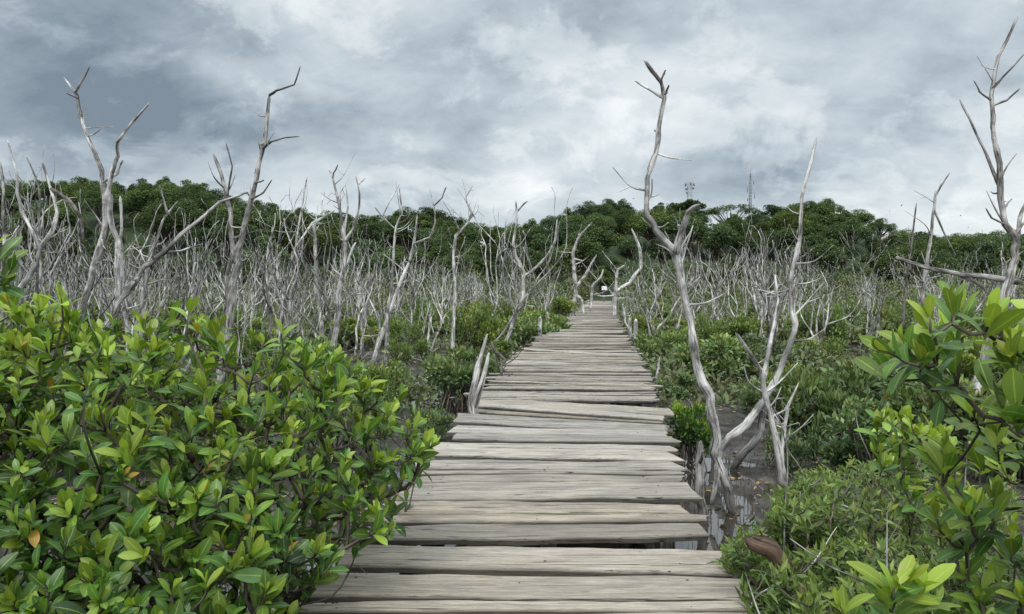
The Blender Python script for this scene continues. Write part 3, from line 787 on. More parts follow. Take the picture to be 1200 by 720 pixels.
SV = [shrub_variant(1, 2600, 0.085, M['shrubleaf'], 1.0, 0.8, 10), shrub_variant(2, 2600, 0.08, M['shrubleaf'], 0.8, 0.9, 0), shrub_variant(3, 2200, 0.10, M['mangrove'], 1.1, 0.7, 16),
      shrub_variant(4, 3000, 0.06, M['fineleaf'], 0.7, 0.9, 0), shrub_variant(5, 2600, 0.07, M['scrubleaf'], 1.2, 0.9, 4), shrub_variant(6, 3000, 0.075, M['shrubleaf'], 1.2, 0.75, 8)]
SH = [1.0, 0.8, 1.1, 0.7, 1.2, 1.2]; SR = [0.8, 0.9, 0.7, 0.9, 0.9, 0.75]
used = [False] * 6
R = np.random.default_rng(5)
def put_shrub(v, x, y, wid, hgt, label, group=None):
    sc = (wid / (2 * SR[v]), wid / (2 * SR[v]), hgt / SH[v])
    rz = R.random() * 6.28
    if not used[v]:
        o = SV[v]; used[v] = True
        o.location = (x, y, 0); o.rotation_euler = (0, 0, rz); o.scale = sc; o['label'] = label
        if group: o['group'] = group
        return o
    o = copy_thing(SV[v], (x, y, 0), rz, sc, label)
    if 'group' in o: del o['group']
    if group: o['group'] = group
    return o
HAND = [  # px, base row, width px, top row, variant, label
    (540, 482, 96, 398, 0, 'rounded mangrove shrub on dark prop roots left of the split stump'),
    (452, 485, 110, 425, 3, 'low olive shrub in the mud right behind the big left bush'),
    (424, 408, 74, 368, 5, 'bushy green shrub standing before the thicket, left of the mud gap'),
    (505, 520, 60, 478, 1, 'small green shrub at the right tip of the big left bush'),
    (480, 430, 60, 398, 3, 'small olive shrub at the edge of the bare mud on the left'),
    (573, 418, 50, 376, 1, 'green shrub under the dead tree with the hooked tip'),
    (600, 437, 60, 394, 5, 'dark green shrub close to the left deck edge beyond the split stump'),
    (628, 416, 64, 366, 0, 'tall green shrub against the left deck edge in mid distance'),
    (648, 396, 54, 342, 5, 'bright green shrub by the white forked tree, left of the far boardwalk'),
    (588, 470, 40, 446, 1, 'tiny green shrub between the split stump and the deck'),
    (778, 432, 86, 386, 1, 'bright green shrub against the right deck edge in mid distance'),
    (748, 404, 44, 366, 0, 'green shrub at the right deck edge near the far end'),
    (838, 452, 120, 386, 0, 'wide green shrub behind the S-bend tree trunk'),
    (792, 472, 56, 432, 5, 'small green shrub in the mud just right of the deck'),
    (806, 548, 70, 462, 2, 'broad leaved young mangrove hugging the right deck edge'),
    (905, 452, 110, 384, 4, 'grey green shrub behind the long leaning trunk'),
    (990, 520, 190, 412, 0, 'large rounded green shrub behind the short grey stump'),
    (1075, 500, 170, 400, 5, 'tall green shrub right of the large rounded one'),
    (962, 440, 90, 396, 3, 'low olive shrub behind the large rounded green one'),
    (968, 535, 110, 432, 1, 'bright green shrub in front of the large rounded one, left of the short stump'),
    (1035, 575, 150, 452, 5, 'leafy green shrub behind the low olive shrub at right'),
    (1110, 560, 150, 430, 0, 'dense green shrub behind the lower right corner foliage'),
    (893, 492, 60, 446, 1, 'small green shrub in the mud gap between the crossing white snags'),
    (930, 560, 70, 500, 1, 'small green shrub at the foot of the pointed white snag'),
    (925, 500, 80, 420, 0, 'green shrub just right of the split white snag'),
    (1190, 560, 170, 410, 5, 'green shrub at the right edge behind the near branches'),
    (870, 430, 90, 372, 5, 'green shrub between the S-bend trunk and the long leaning trunk'),
    (1150, 470, 160, 395, 1, 'wide green shrub behind the near right mangrove'),
    (360, 470, 120, 398, 1, 'yellow green shrub rising just behind the big left bush'),
    (290, 440, 110, 385, 3, 'olive shrub behind the middle of the big left bush'),
    (180, 420, 120, 356, 4, 'grey green shrub at the foot of the leaning grey log'),
    (400, 545, 150, 440, 1, 'green shrub showing through the right part of the big left bush'),
    (250, 560, 220, 420, 5, 'leafy green shrub right behind the middle of the big left bush'),
    (60, 560, 260, 400, 0, 'leafy green shrub right behind the left part of the big left bush'),
    (60, 420, 130, 352, 1, 'green shrub behind the left end of the big left bush'),
]
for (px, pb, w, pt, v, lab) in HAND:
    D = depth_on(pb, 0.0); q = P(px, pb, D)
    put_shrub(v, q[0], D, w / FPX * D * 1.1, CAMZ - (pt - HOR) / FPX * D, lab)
n = 0
while n < 190:
    y = 17 + 60 * R.random(); px = R.uniform(-40, 1240); x = (px - 600) / FPX * y
    if on_deck(x, y, 0.7): continue
    if px < 600 and y < 24: continue
    left = px < 690
    v = int(R.choice([0, 1, 3, 4, 5], p=[.2, .2, .2, .25, .15]))
    put_shrub(v, x, y, R.uniform(1.4, 3.0), R.uniform(0.7, 1.7),
              'low green scrub shrub among the dead stems left of the boardwalk' if left else 'low green scrub shrub among the dead stems right of the boardwalk',
              'scrub shrubs in the left thicket' if left else 'scrub shrubs in the right thicket')
    n += 1
# loose low growth over the flat
ug = MB()
nl = 230000
yy = 13 + 70 * R.random(nl); xx = (R.uniform(-60, 1260, nl) - 600) / FPX * yy
dn = fbm(xx / 2.5, yy / 2.5, 4, 12) + 0.13 * (yy > 24) + 0.08 * (xx > 2)
ok = (dn > 0.53) & ~on_deck(xx, yy, 0.15); xx, yy, dn = xx[ok], yy[ok], dn[ok]; nl = len(xx)
zz = np.abs(R.normal(0, 1, nl)) * (dn - 0.5) * (2.0 + 3.2 * sstep(24, 60, yy))
d = unit(R.normal(0, 0.7, (nl, 3)) + [0, 0, 0.8]); nr = unit(R.normal(0, 0.6, (nl, 3)) + [0, 0, 1])
L = R.uniform(0.08, 0.2, nl) * (1 + 0.5 * sstep(25, 70, yy))
leaves(ug, np.stack([xx, yy, zz], -1), d, nr, L, L * .45, np.clip(0.4 + R.normal(0, .2, nl), 0, 1), R.random(nl), (R.random(nl) < .03) * .7, 0.2, 3, 0.1)
tag(link('undergrowth', ug.mesh('undergrowth', M['scrubleaf'])), 'sparse grey green ground cover between the dead stems', 'undergrowth', kind='stuff')

# ------------------------------------------------------------------ foreground mangroves
def in_poly(x, y, poly):
    inside = np.zeros(len(x), bool); n = len(poly)
    for i in range(n):
        x1, y1 = poly[i]; x2, y2 = poly[(i + 1) % n]
        c = ((y1 > y) != (y2 > y)) & (x < (x2 - x1) * (y - y1) / ((y2 - y1) if y2 != y1 else 1e-9) + x1)
        inside ^= c
    return inside
def sample_poly(poly, n, R):
    p = np.array(poly, float); lo, hi = p.min(0), p.max(0); out = np.zeros((0, 2))
    while len(out) < n:
        q = lo + (hi - lo) * R.random((n * 2, 2)); q = q[in_poly(q[:, 0], q[:, 1], poly)]; out = np.vstack([out, q])
    return out[:n]
def rosettes(mb, tips, axes, L0, R, youth, pairs=(3, 5), oldp=0.006, wratio=0.38, spread=0.84, rows=7, gap=0.027):
    pos, dd, nn, LL, tt, bb = [], [], [], [], [], []
    for p, ax, yo, l0 in zip(tips, axes, youth, L0):
        ref = unit(np.cross(ax, R.normal(0, 1, 3))); oth = np.cross(ax, ref)
        k = int(R.integers(*pairs)); sk = R.normal(0, 0.16); ph = R.random() * 6.28
        for i in range(k):
            a = math.radians([13, 30, 48, 66, 84, 100][i] * spread) + R.normal(0, 0.13)
            for s in (0, 1):
                ang = ph + i * math.pi / 2 * 0.94 + s * math.pi + R.normal(0, 0.2)
                r = math.cos(ang) * ref + math.sin(ang) * oth
                aa = a + sk * (1 if s else -1) + R.normal(0, 0.2)
                if R.random() < (0.03, 0.08, 0.14, 0.3, 0.4, 0.5)[i]: continue
                pos.append(p - ax * gap * i * l0 / 0.12); dd.append(math.cos(aa) * ax + math.sin(aa) * r); nn.append(math.sin(aa) * ax - math.cos(aa) * r + R.normal(0, .24, 3))
                LL.append(l0 * R.uniform(0.7, 1.2) * (0.62 if i == 0 else 0.92 if i == 1 else 1.0))
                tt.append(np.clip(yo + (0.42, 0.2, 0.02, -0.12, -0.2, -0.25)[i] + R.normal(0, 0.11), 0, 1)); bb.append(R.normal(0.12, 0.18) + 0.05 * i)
    N_ = len(pos); LL = np.array(LL)
    leaves(mb, np.array(pos), np.array(dd), np.array(nn), LL, LL * wratio * R.uniform(0.88, 1.12, N_), np.array(tt), R.random(N_), (R.random(N_) < oldp) * R.uniform(.6, 1, N_), np.array(bb), rows, 0.13)
def branches(mb, tips, axes, bases, R, rmin=0.0028, rk=0.0021, stem=0.12):
    """join every shoot to the nearest older wood so that the limbs form real trees"""
    bases = np.asarray(bases, float)
    nodes = [b for b in bases]; par = [-1] * len(bases); curve = [None] * len(bases)
    dist = np.min(np.linalg.norm(tips[:, None] - bases[None], axis=2), axis=1)
    nd = [0.0] * len(bases)
    tip_node = []
    for i in np.argsort(dist):
        p, ax = tips[i], axes[i]
        A = np.array(nodes); dv = p - A
        L = np.linalg.norm(dv, axis=1)
        cost = L + 0.25 * np.array(nd) + 0.8 * np.maximum(0, A[:, 2] - p[2] + 0.05)
        j = int(np.argmin(cost))
        s0 = A[j]; e = p - ax * min(stem, L[j] * 0.35)
        mid = (s0 + e) / 2 + np.array([0, 0, -0.10 * L[j]]) + R.normal(0, 0.05 * L[j], 3)
        nodes.append(mid); par.append(j); nd.append(nd[j] + L[j] * .5); m_i = len(nodes) - 1; curve.append(None)
        nodes.append(e); par.append(m_i); nd.append(nd[j] + L[j]); curve.append((s0, mid, e, p, j))
    cnt = np.zeros(len(nodes))
    for i in range(len(nodes) - 1, -1, -1):
        cnt[i] += 1 if curve[i] is not None else 0
        if par[i] >= 0: cnt[par[i]] += cnt[i]
    for i, c in enumerate(curve):
        if c is None: continue
        r = rmin + rk * cnt[i] ** 0.55; r0 = rmin + rk * cnt[par[i]] ** 0.55
        tube(mb, [c[0], c[1], c[2], c[3]], [r0, (r + r0) / 2, r, rmin * 0.8], 5, 0.07, 0.08)
def big_shrub(label, poly, n, surf, bases, lmin, lmax, center, seed, thick=0.4, deep=0.4, deepd=1.5, young=0.32, extra=None, clear=None, pairs=(3, 6)):
    R = np.random.default_rng(seed)
    q = sample_poly(poly, n, R)
    d = np.array([surf(*a) for a in q]) + R.exponential(thick, n) * 0.8
    dk = R.random(n) < deep
    d = np.where(dk, d + R.random(n) * deepd, d)
    tips = np.array([P(a[0], a[1], e) for a, e in zip(q, d)])
    ok = tips[:, 2] > 0.15
    if clear is not None: ok &= ~clear(tips)
    tips, q, dk = tips[ok], q[ok], dk[ok]
    out = tips - np.asarray(center); out[:, 2] *= 0.4; out = unit(out)
    axes = unit(out * 0.55 + np.array([0, -0.12, 1.0]) + R.normal(0, 0.36, tips.shape))
    if extra is not None:
        et = np.array([P(*e[:3]) for e in extra]); ea = unit(np.array([e[3] for e in extra], float))
        tips = np.vstack([tips, et]); axes = np.vstack([axes, ea])
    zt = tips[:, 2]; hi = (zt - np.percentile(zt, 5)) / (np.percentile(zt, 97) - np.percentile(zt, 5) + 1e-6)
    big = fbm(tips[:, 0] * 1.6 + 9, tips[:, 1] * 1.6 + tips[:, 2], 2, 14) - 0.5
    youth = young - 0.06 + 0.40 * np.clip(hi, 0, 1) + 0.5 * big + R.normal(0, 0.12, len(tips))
    base = np.array([np.mean([b[0] for b in bases]), np.mean([b[1] for b in bases]), 0.0])
    t = thing('mangrove_shrub', label, 'shrub', base)
    lf, stm = MB(), MB()
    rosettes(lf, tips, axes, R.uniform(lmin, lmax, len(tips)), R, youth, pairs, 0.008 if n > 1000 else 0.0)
    branches(stm, tips, axes, bases, R, 0.0026, 0.0021 if n > 1000 else 0.0012)
    part('foliage', lf, M['mangrove'], t, True, base)
    part('branches', stm, M['bark'], t, True, base)
    return t
LEFT = [(-350, 325), (0, 352), (60, 352), (100, 372), (200, 372), (270, 382), (330, 398), (385, 412), (415, 428), (440, 455), (480, 475), (503, 505), (510, 540), (495, 570),
        (468, 600), (455, 630), (415, 650), (375, 690), (345, 740), (300, 830), (250, 1000), (-350, 1000)]
def surf_left(px, py):
    t = np.clip((py - 350) / 370, 0, 1.6)
    return max(1.75, 3.35 - 1.15 * t + 0.95 * np.clip((px - 150) / 370, 0, 1) - 0.1 * np.clip(-px / 300, 0, 1))
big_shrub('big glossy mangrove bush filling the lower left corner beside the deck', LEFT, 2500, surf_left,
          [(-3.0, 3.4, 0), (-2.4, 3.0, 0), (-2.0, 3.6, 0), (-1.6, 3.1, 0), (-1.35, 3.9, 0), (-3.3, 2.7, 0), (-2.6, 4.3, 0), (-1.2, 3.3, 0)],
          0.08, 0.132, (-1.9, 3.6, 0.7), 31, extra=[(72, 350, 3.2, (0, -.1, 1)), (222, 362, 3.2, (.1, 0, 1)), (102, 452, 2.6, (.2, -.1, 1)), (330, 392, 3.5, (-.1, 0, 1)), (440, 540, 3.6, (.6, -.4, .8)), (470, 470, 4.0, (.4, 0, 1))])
big_shrub('mangrove sprig poking in at the left edge above the big bush', [(-160, 262), (-40, 275), (6, 292), (18, 312), (10, 345), (-60, 420), (-160, 420)], 20, lambda x, y: 1.9,
          [(-2.3, 2.0, 0.0)], 0.07, 0.095, (-1.7, 2.1, 1.6), 32, thick=0.15, deep=0.1, young=0.05, extra=[(14, 312, 1.85, (.4, -.2, .8)), (-6, 292, 1.9, (0.2, -.3, 1)), (4, 330, 1.85, (.5, -.4, .3))])
RB1 = [(1025, 425), (1050, 378), (1088, 352), (1130, 350), (1200, 372), (1330, 320), (1330, 560), (1190, 540), (1150, 480), (1100, 455), (1060, 440)]
big_shrub('near mangrove branches reaching in from the right edge', RB1, 56, lambda x, y: 1.75 + 0.002 * (1200 - x) * 0.3, [(1.95, 2.1, 0), (2.2, 2.4, 0)], 0.085, 0.118, (1.8, 2.1, 1.5), 33, thick=0.3, deep=0.25, deepd=0.7,
          young=0.46, extra=[(1090, 372, 1.75, (-.1, -.1, 1)), (1118, 362, 1.8, (.1, 0, 1)), (1040, 412, 1.8, (-.9, -.1, .5)), (1160, 372, 1.8, (.1, -.2, 1))])
RB2 = [(1085, 545), (1120, 490), (1170, 455), (1330, 480), (1330, 860), (1150, 860), (1125, 700), (1095, 610)]
big_shrub('lower mangrove foliage in the bottom right corner', RB2, 150, lambda x, y: 2.1 - 0.0006 * (y - 520), [(1.75, 2.45, 0), (2.1, 2.7, 0), (1.6, 2.3, 0)], 0.085, 0.115, (1.9, 2.5, .9), 34, thick=0.35, deep=0.35, deepd=0.9, young=0.42)
big_shrub('bright young mangrove shoot at the bottom edge, right of the deck', [(1000, 700), (1015, 680), (1055, 672), (1100, 695), (1100, 780), (1010, 780)], 9, lambda x, y: 1.62, [(1.3, 1.7, 0)], 0.085, 0.115,
          (.85, 1.75, 1.2), 35, thick=0.1, deep=0.1, young=0.36, extra=[(1048, 690, 1.6, (.1, -.2, 1)), (985, 712, 1.6, (-.5, -.2, 1))])
big_shrub('open mangrove shrub with fresh leaves right of the short grey stump', [(1030, 490), (1060, 470), (1100, 480), (1120, 540), (1090, 600), (1040, 570), (1010, 540)], 46, lambda x, y: 3.9, [(2.2, 4.4, 0), (2.0, 4.1, 0)], 0.09, 0.12,
          (2.1, 4.4, .8), 36, thick=0.4, deep=0.3, deepd=0.6, young=0.4)

# fine-leaved low shrub beside the deck, lower right
def fine_shrub(label, poly, n, zt, bases, seed):
    R = np.random.default_rng(seed)
    q = sample_poly(poly, n, R)
    hz = zt + 0.75 * (fbm(q[:, 0] / 38, q[:, 1] / 24, 3, 9) - 0.5) - R.exponential(0.16, n) + 0.22 * (R.random(n) < 0.07) * R.random(n)
    d = np.array([depth_on(b[1], z) for b, z in zip(q, hz)])
    tips = np.array([P(a[0], a[1], e) for a, e in zip(q, d)])
    ok = (tips[:, 2] > 0.1) & ~on_deck(tips[:, 0], tips[:, 1], -0.02)
    tips = tips[ok]; n = len(tips)
    axes = unit(R.normal(0, 0.5, (n, 3)) + [0.0, -0.1, 0.9])
    pos, dd, nn, tt = [], [], [], []
    col = 0.40 + 0.9 * (fbm(tips[:, 0] * 2, tips[:, 1] * 2, 2, 22) - 0.5)
    for p, ax, c0 in zip(tips, axes, col):
        ref = unit(np.cross(ax, R.normal(0, 1, 3))); oth = np.cross(ax, ref)
        k = int(R.integers(6, 13))
        for i in range(k):
            ang = i * 2.4 + R.normal(0, .3); r = math.cos(ang) * ref + math.sin(ang) * oth
            aa = math.radians(18 + 9 * i) + R.normal(0, .15)
            pos.append(p - ax * 0.014 * i); dd.append(math.cos(aa) * ax + math.sin(aa) * r); nn.append(math.sin(aa) * ax - math.cos(aa) * r)
            tt.append(c0 + 0.25 - 0.05 * i + R.normal(0, .08))
    k = len(pos); L = R.uniform(0.038, 0.08, k)
    base = np.array([*np.mean(np.array(bases), 0)[:2], 0.0])
    t = thing('low_shrub', label, 'shrub', base)
    lf, stm = MB(), MB()
    leaves(lf, np.array(pos), np.array(dd), np.array(nn), L, L * R.uniform(0.26, 0.4, k), np.clip(tt, 0, 1), R.random(k), (R.random(k) < .006) * .9, 0.1, 3, 0.12)
    branches(stm, tips, axes, bases, R, 0.002, 0.0016, 0.08)
    part('foliage', lf, M['fineleaf'], t, True, base); part('branches', stm, M['bark'], t, True, base)
    for i in range(22):
        b = tips[R.integers(n)]; e = b + unit(R.normal(0, .8, 3) + [0, -.1, 0.9]) * R.uniform(.15, .6)
        m_ = MB(); tube(m_, [b - [0, 0, .3], b, (b + e) / 2 + R.normal(0, .02, 3), e], [.006, .005, .004, .002], 5, .06, .1)
        part('dead_twig', m_, M['greytwig'], t, True, base)
    return t
fine_shrub('low fine leaved olive shrub crowding the right deck edge', [(838, 655), (862, 628), (893, 616), (912, 580), (940, 552), (975, 548), (985, 620), (960, 700), (960, 860), (880, 860), (868, 690)], 1300, 0.85,
           [(1.35, 4.4, 0), (1.6, 5.0, 0), (1.5, 3.9, 0), (1.9, 5.3, 0), (1.45, 3.3, 0)], 41)
fine_shrub('low fine leaved olive shrub further right, behind the near mangrove', [(965, 560), (1000, 535), (1060, 545), (1120, 570), (1190, 560), (1190, 860), (950, 860), (970, 700)], 1300, 0.95,
           [(2.2, 4.6, 0), (2.5, 5.0, 0), (2.1, 3.8, 0), (2.9, 4.4, 0), (1.9, 3.3, 0)], 42)

# ------------------------------------------------------------------ forest on the hills
def crown_variant(seed, nl, lobes, rx, rzh, mat, leaf, label, trunk_h, sparse=1.0, umbrella=False):
    R = np.random.default_rng(seed)
    root = thing('tree', label, 'tree')
    lf, tr = MB(), MB()
    for i in range(lobes):
        a = R.random() * 6.28; q = math.sqrt(R.random()) * 0.75
        zc = trunk_h + rzh * ((1 - q * q) * R.uniform(0.2, 0.95)) if not umbrella else trunk_h + rzh * (0.75 - 0.5 * q * q) * R.uniform(0.6, 1.0)
        c = np.array([math.cos(a) * q * rx, math.sin(a) * q * rx, zc]); r = rx * R.uniform(0.17, 0.4) * sparse
        n = int(nl / lobes * R.uniform(0.7, 1.3))
        v = unit(R.normal(0, 1, (n, 3)) + [0, 0, 0.45])
        bump = 0.75 + 0.5 * fbm(v[:, 0] * 2.5 + i * 7, v[:, 1] * 2.5 + v[:, 2] * 2, 2, 4)
        pos = c + v * (r * R.random(n) ** 0.22 * bump)[:, None] * np.array([1, 1, 0.42 if umbrella else 0.72])
        d = unit(R.normal(0, 1, (n, 3)) * [1, 1, 0.4] + v * 0.4); nr = unit(v * 0.45 + R.normal(0, 0.42, (n, 3)) + [0, 0, 0.9])
        L = leaf * R.uniform(0.6, 1.4, n)
        cl = R.normal(0, 0.16)
        leaves(lf, pos, d, nr, L, L * 0.6, np.clip(0.4 + cl + R.normal(0, 0.16, n), 0, 1), R.random(n), (R.random(n) < .01) * .6, 0.2, 3, 0.12)
        tube(tr, [[R.normal(0, .1), R.normal(0, .1), trunk_h * R.uniform(.35, .7)], c * [.5, .5, .75] + R.normal(0, .2, 3), c], [0.16, 0.10, 0.03], 5, 0.8, 0.1)
    tube(tr, [[0, 0, -1.0], [R.normal(0, .1), R.normal(0, .1), trunk_h * .5], [R.normal(0, .2), R.normal(0, .2), trunk_h + rzh * .3]], [0.34, 0.26, 0.14], 8, 0.6, 0.1)
    link('crown', lf.mesh('crown', mat), root); link('trunk', tr.mesh('trunk', M['bark']), root)
    return root
TV = [crown_variant(50 + i, [11000, 8000, 12000, 6500, 9000, 11000][i], 24 + 5 * (i % 3), [4.6, 3.8, 5.4, 4.2, 3.4, 5.0][i], [4.6, 5.0, 4.2, 3.6, 5.2, 4.8][i], M['treeleaf'], [0.27, 0.31, 0.25, 0.34, 0.27, 0.29][i], 'dark green tree', [3.2, 3.0, 3.6, 2.8, 3.0, 3.4][i]) for i in range(6)]
TOPH = []
for t in TV:
    zs = np.array([v.co.z for v in t.children[0].data.vertices]); TOPH.append(float(np.percentile(zs, 99.5)))
tused = [False] * 6
R = np.random.default_rng(77)
def put_tree(v, x, y, z, s, label, group=None):
    sc = (s * R.uniform(.9, 1.15), s * R.uniform(.9, 1.15), s)
    if not tused[v]:
        o = TV[v]; tused[v] = True; o.location = (x, y, z); o.scale = sc; o['label'] = label
        if group: o['group'] = group
        return o
    o = copy_thing(TV[v], (x, y, z), R.random() * 6.28, sc, label)
    if 'group' in o: del o['group']
    if group: o['group'] = group
    return o
def zone(px):
    if px < 340: return 'broad green tree in the forest on the high left hill', 'trees on the left hill'
    if px < 640: return 'broad green tree on the low saddle between the two hills', 'trees on the low saddle'
    if px < 1050: return 'broad green tree in the forest on the right hill', 'trees on the right hill'
    return 'broad green tree on the low ground at the right end of the forest', 'trees at the right end'
HOUSE = (826, 268)
def clear_of_house(px, y):
    return not (806 < px < 842 and 138 < y < 166)
# ridge line: tops follow the skyline
px = -70
while px < 1290:
    top = float(np.interp(px, RIDGE[:, 0], RIDGE[:, 1])) + R.normal(1.0, 2.2)
    y = RY + R.uniform(-8, 6); x = (px - 600) / FPX * y
    v = int(R.integers(6)); s = R.uniform(0.7, 1.2)
    ztop = CAMZ + (HOR - top) / FPX * y
    lab, g = zone(px)
    if not (830 < px < 882):
        put_tree(v, x, y, ztop - TOPH[v] * s, s, lab.replace('broad green', 'dark skyline') if True else lab, g.replace('trees', 'skyline trees'))
    px += R.uniform(17, 30)
for (y0, dpx, s0) in ((172, 30, 1.0), (158, 30, 1.0), (144, 32, 0.95), (130, 34, 0.9), (117, 36, 0.8), (105, 34, 0.62)):
    px = -80 + R.uniform(0, 30)
    while px < 1300:
        y = y0 + R.uniform(-6, 6); x = (px - 600) / FPX * y
        lab, g = zone(px)
        if clear_of_house(px, y):
            s = s0 * R.choice([0.6, 0.8, 0.95, 1.1, 1.3])
            v = int(R.integers(6)); zg = float(ground_z(x, y)) - 0.8
            sky = max(np.interp(px + k, RIDGE[:, 0], RIDGE[:, 1]) for k in (-22, 0, 22))        # stay under the skyline
            s = min(s, max(0.45, (CAMZ + (HOR - sky - 3) / FPX * y - zg) / TOPH[v]))
            put_tree(v, x, y, zg, s, lab, g)
        px += dpx * R.uniform(0.8, 1.3)
# notable skyline trees
q = P(856, 240, 170); um = crown_variant(90, 2600, 20, 7.5, 3.8, M['treeleaf'], 0.36, 'wide flat-topped tree with sky showing through, left of the antenna mast', 6.5, 0.62, True)
um.location = (q[0], 170, q[2] - 9.6)
q = P(806, 234, 174); um2 = crown_variant(91, 4200, 22, 5.6, 4.0, M['treeleaf'], 0.42, 'wide spreading dark tree just below the lattice tower', 4.5, 0.8, True)
um2.location = (q[0], 174, q[2] - 8.0)
# grey-green scrub along the forest foot
n = 0
while n < 80:
    y = R.uniform(78, 98); px = R.uniform(-60, 1260); x = (px - 600) / FPX * y
    if abs(px - 705) < 16 and y < 88: continue
    put_shrub(4, x, y, R.uniform(3.5, 6.0), R.uniform(2.2, 4.6), 'tall grey green mangrove clump in the line at the foot of the forest', 'mangrove clumps at the forest foot')
    n += 1

# ------------------------------------------------------------------ house, towers, sign
q = P(826, 277, 150)
hs = thing('house', 'small house with a red tiled roof half hidden by the hill trees', 'house', (q[0], 150, q[2] - 3))
hs.scale = (0.8, 0.8, 0.8)
m_ = MB(); box(m_, (0, 0, 1.6), (7.4, 5, 3.2)); part('wall', m_, M['render'], hs, False)
m_ = MB(); z0, z1 = 3.2, 4.9
m_.add([[-4.3, -3, z0], [4.3, -3, z0], [4.3, 3, z0], [-4.3, 3, z0], [-2.0, 0, z1], [2.0, 0, z1], [-4.3, -3, z0 - .15], [4.3, -3, z0 - .15], [4.3, 3, z0 - .15], [-4.3, 3, z0 - .15]],
       [np.array([[0, 1, 5, 4], [2, 3, 4, 5], [6, 7, 1, 0], [7, 8, 2, 1], [8, 9, 3, 2], [9, 6, 0, 3], [9, 8, 7, 6]]), np.array([[1, 2, 5], [3, 0, 4]])])
part('roof', m_, M['roof'], hs, False)
for dx in (-2.2, 0.2, 2.3):
    m_ = MB(); box(m_, (dx, -2.52, 2.0), (1.1, 0.06, 1.2)); part('window', m_, M['dark'], hs, False)
def mast(label, px, top, bot, D, w0, w1, arms, name):
    T = P(px, top, D); B = P(px, bot, D); base = B.copy()
    t = thing(name, label, 'tower', base)
    H = T[2] - B[2]; lat = MB(); n = max(4, int(H / (w0 * 1.3)))
    cor = [(-1, -1), (1, -1), (1, 1), (-1, 1)]
    def cp(c, z): w = (w0 * (1 - z / H) + w1 * z / H) / 2; return np.array([c[0] * w, c[1] * w, z])
    for c in cor: tube(lat, [cp(c, 0), cp(c, H)], [0.07, 0.05], 4)
    for i in range(n):
        for k in range(4):
            a, b = cor[k], cor[(k + 1) % 4]
            tube(lat, [cp(a, H * i / n), cp(b, H * (i + 1) / n)], [0.04, 0.04], 4); tube(lat, [cp(a, H * (i + 1) / n), cp(b, H * (i + 1) / n)], [0.035, 0.035], 4)
    link('lattice', lat.mesh('lattice', M['steel']), t)
    for (dx, z, h, w) in arms:
        m_ = MB(); z = z * H
        tube(m_, [[0, 0, z], [dx, 0, z]], [0.04, 0.04], 4); box(m_, (dx, -0.05, z), (w, w, h))
        link('antenna', m_.mesh('antenna', M['steel']), t)
    return t
mast('lattice radio tower crowned with drum antennas above the trees', 808, 214, 262, 235, 1.5, 1.1, [(-1.3, .97, 1.5, .5), (1.3, .97, 1.5, .5), (-1.1, .86, 1.2, .5), (1.1, .88, 1.2, .5), (0.3, .99, 1.6, .45), (-.9, .76, .9, .5)], 'radio_tower')
mast('slim antenna mast with side whips rising from the trees', 879, 204, 262, 215, 0.7, 0.45, [(-.9, .74, 3.2, .14), (1.2, .62, 3.6, .14), (-.8, .5, 1.4, .2), (0.9, .86, 2.0, .14), (0, 1.06, 4.5, .12)], 'antenna_mast')

q = P(708, 353, 78)
sg = thing('sign', 'small white sign board on a dark post at the boardwalk end', 'sign', (q[0], 78, DECK))
m_ = MB(); tube(m_, [[0, 0, -0.8], [0, 0, 1.3]], [0.09, 0.08], 6, .4, .05); link('post', m_.mesh('post', M['snagdark']), sg)
m_ = MB(); box(m_, (0, -0.11, 1.42), (0.55, 0.04, 0.42)); link('board', m_.mesh('board', M['white'], False), sg)
rl = thing('handrail', 'pale wooden handrail on posts right of the white sign', 'handrail', (q[0] + .5, 77, DECK))
m_ = MB(); tube(m_, [[0, 0, 0.92], [1.2, .1, 0.95], [2.6, 0, 0.9]], [0.05, .05, .045], 6, .3, .1); link('rail', m_.mesh('rail', M['snag']), rl)
for dx in (0.3, 1.4, 2.5):
    m_ = MB(); tube(m_, [[dx, 0, -0.85], [dx, 0, 0.95]], [0.06, .05], 6, .3, .1); link('post', m_.mesh('post', M['snag']), rl)
# upright mooring posts beside the far deck
for i, (px, py0, h) in enumerate(((684, 366, .9), (688, 362, 1.0), (662, 382, .8), (656, 388, .7), (726, 378, .9), (730, 384, .8), (724, 372, 1.0), (735, 392, .7))):
    D = depth_on(py0 + 3, DECK); x = (edge_l(D) - .25) if px < 705 else (edge_r(D) + .25)
    m_ = MB(); tube(m_, [[0, 0, -.2], [.02, 0, .5], [R.normal(0, .05), 0, DECK + h * .7]], [.09, .08, .06], 7, .3, .1)
    o = link('post', m_.mesh('post', M['snag'] if i % 2 else M['greytwig']), None, (x, D, 0)); o.name = 'wooden_post'
    tag(o, 'grey upright post along the left edge of the far boardwalk' if px < 705 else 'grey upright post along the right edge of the far boardwalk', 'post', 'posts left of the far deck' if px < 705 else 'posts right of the far deck')

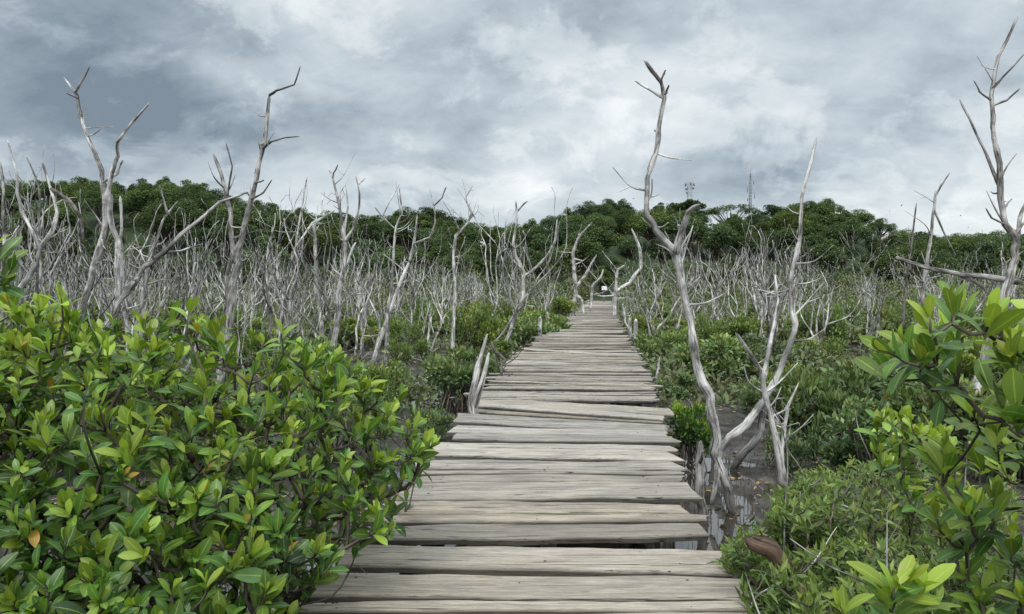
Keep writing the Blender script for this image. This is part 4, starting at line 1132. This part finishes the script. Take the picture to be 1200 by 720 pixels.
# ------------------------------------------------------------------ sky: overcast
SUN_EL, SUN_ROT = math.radians(52), math.radians(205)
w = bpy.data.worlds.new('World'); scn.world = w; w.use_nodes = True
nt = w.node_tree; nt.nodes.clear()
tc = nt.nodes.new('ShaderNodeTexCoord').outputs['Generated']
sep = nt.nodes.new('ShaderNodeSeparateXYZ'); nt.links.new(tc, sep.inputs[0])
X, Y, Z = sep.outputs
zc = math_(nt, 'MAXIMUM', Z, 0.0)
inv = math_(nt, 'DIVIDE', 1.0, math_(nt, 'ADD', zc, 0.50))
cmb = nt.nodes.new('ShaderNodeCombineXYZ')
nt.links.new(math_(nt, 'MULTIPLY', X, inv), cmb.inputs[0]); nt.links.new(math_(nt, 'MULTIPLY', Y, inv), cmb.inputs[1]); cmb.inputs[2].default_value = 3.1
pl = cmb.outputs[0]
n1 = noise(nt, pl, 2.3, 7, 0.52, 0.15)
n2 = noise(nt, vscale(nt, pl, (1.0, 1.4, 1)), 6.0, 6, 0.6, 0.25)
f = math_(nt, 'ADD', math_(nt, 'MULTIPLY', math_(nt, 'SUBTRACT', n1, 0.5), 1.25), math_(nt, 'MULTIPLY', math_(nt, 'SUBTRACT', n2, 0.5), 0.42))
f = math_(nt, 'ADD', f, math_(nt, 'MULTIPLY', X, 0.16))
hz = maprange(nt, Z, 0.02, 0.17, 0.14, 0.0)
f = math_(nt, 'ADD', math_(nt, 'ADD', f, hz), 0.40)
lo = maprange(nt, math_(nt, 'ADD', X, math_(nt, 'MULTIPLY', n1, 0.3)), 0.15, -0.45, 0.0, 0.17)
hi = maprange(nt, math_(nt, 'ADD', Z, math_(nt, 'MULTIPLY', n2, 0.12)), 0.16, 0.27, 0.0, 1.0)
f = math_(nt, 'SUBTRACT', f, math_(nt, 'MULTIPLY', lo, hi))
n3 = noise(nt, pl, 4.2, 8, 0.62, 0.4)
n4 = noise(nt, vscale(nt, pl, (1, 1.6, 1)), 11.0, 5, 0.65, 0.2)
f = math_(nt, 'ADD', f, maprange(nt, n3, 0.50, 0.60, -0.05, 0.10))
f = math_(nt, 'ADD', f, math_(nt, 'MULTIPLY', math_(nt, 'SUBTRACT', n4, 0.5), 0.20))
cl = ramp(nt, f, [(0.0, (0.135, 0.170, 0.207)), (0.17, (0.215, 0.260, 0.300)), (0.38, (0.36, 0.408, 0.440)), (0.60, (0.50, 0.535, 0.552)), (0.9, (0.68, 0.695, 0.70))])
over = math_(nt, 'MULTIPLY', maprange(nt, Z, 0.36, 0.9, 1.0, 2.7), maprange(nt, Y, 0.25, -0.6, 1.0, 1.6))
oc = nt.nodes.new('ShaderNodeCombineColor')
for i in range(3): nt.links.new(over, oc.inputs[i])
cl = mixc(nt, 1.0, cl, oc.outputs[0], 'MULTIPLY')
sky = nt.nodes.new('ShaderNodeTexSky'); sky.sky_type = 'NISHITA'; sky.sun_disc = False
sky.sun_elevation = SUN_EL; sky.sun_rotation = SUN_ROT
bg1 = N(nt, 'ShaderNodeBackground', Strength=0.06); nt.links.new(sky.outputs[0], bg1.inputs[0])
bg2 = N(nt, 'ShaderNodeBackground', Strength=1.0); nt.links.new(cl, bg2.inputs[0])
mx = N(nt, 'ShaderNodeMixShader', Fac=0.93); nt.links.new(bg1.outputs[0], mx.inputs[1]); nt.links.new(bg2.outputs[0], mx.inputs[2])
wo = nt.nodes.new('ShaderNodeOutputWorld'); nt.links.new(mx.outputs[0], wo.inputs[0])
sl = bpy.data.lights.new('sun', 'SUN'); sl.energy = 1.5; sl.angle = math.radians(22); sl.color = (1.0, 0.965, 0.91)
so = bpy.data.objects.new('sun', sl); COL.objects.link(so)
so.rotation_euler = (math.radians(90) - SUN_EL, 0, -SUN_ROT + math.pi)

cam = bpy.data.cameras.new('camera'); co = bpy.data.objects.new('camera', cam); COL.objects.link(co)
cam.sensor_width = 36; cam.lens = 36 * FPX / 1200; cam.clip_start = 0.05; cam.clip_end = 5000
co.location = (0, 0, CAMZ); co.rotation_euler = (math.pi / 2 - TH, 0, 0)
scn.camera = co
scn.view_settings.view_transform = 'Standard'; scn.view_settings.look = 'None'; scn.view_settings.gamma = 1; scn.view_settings.use_curve_mapping = False
scn.view_settings.exposure = 0.68
scn.cycles.max_bounces = 6; scn.cycles.transparent_max_bounces = 6; scn.cycles.use_denoising = True
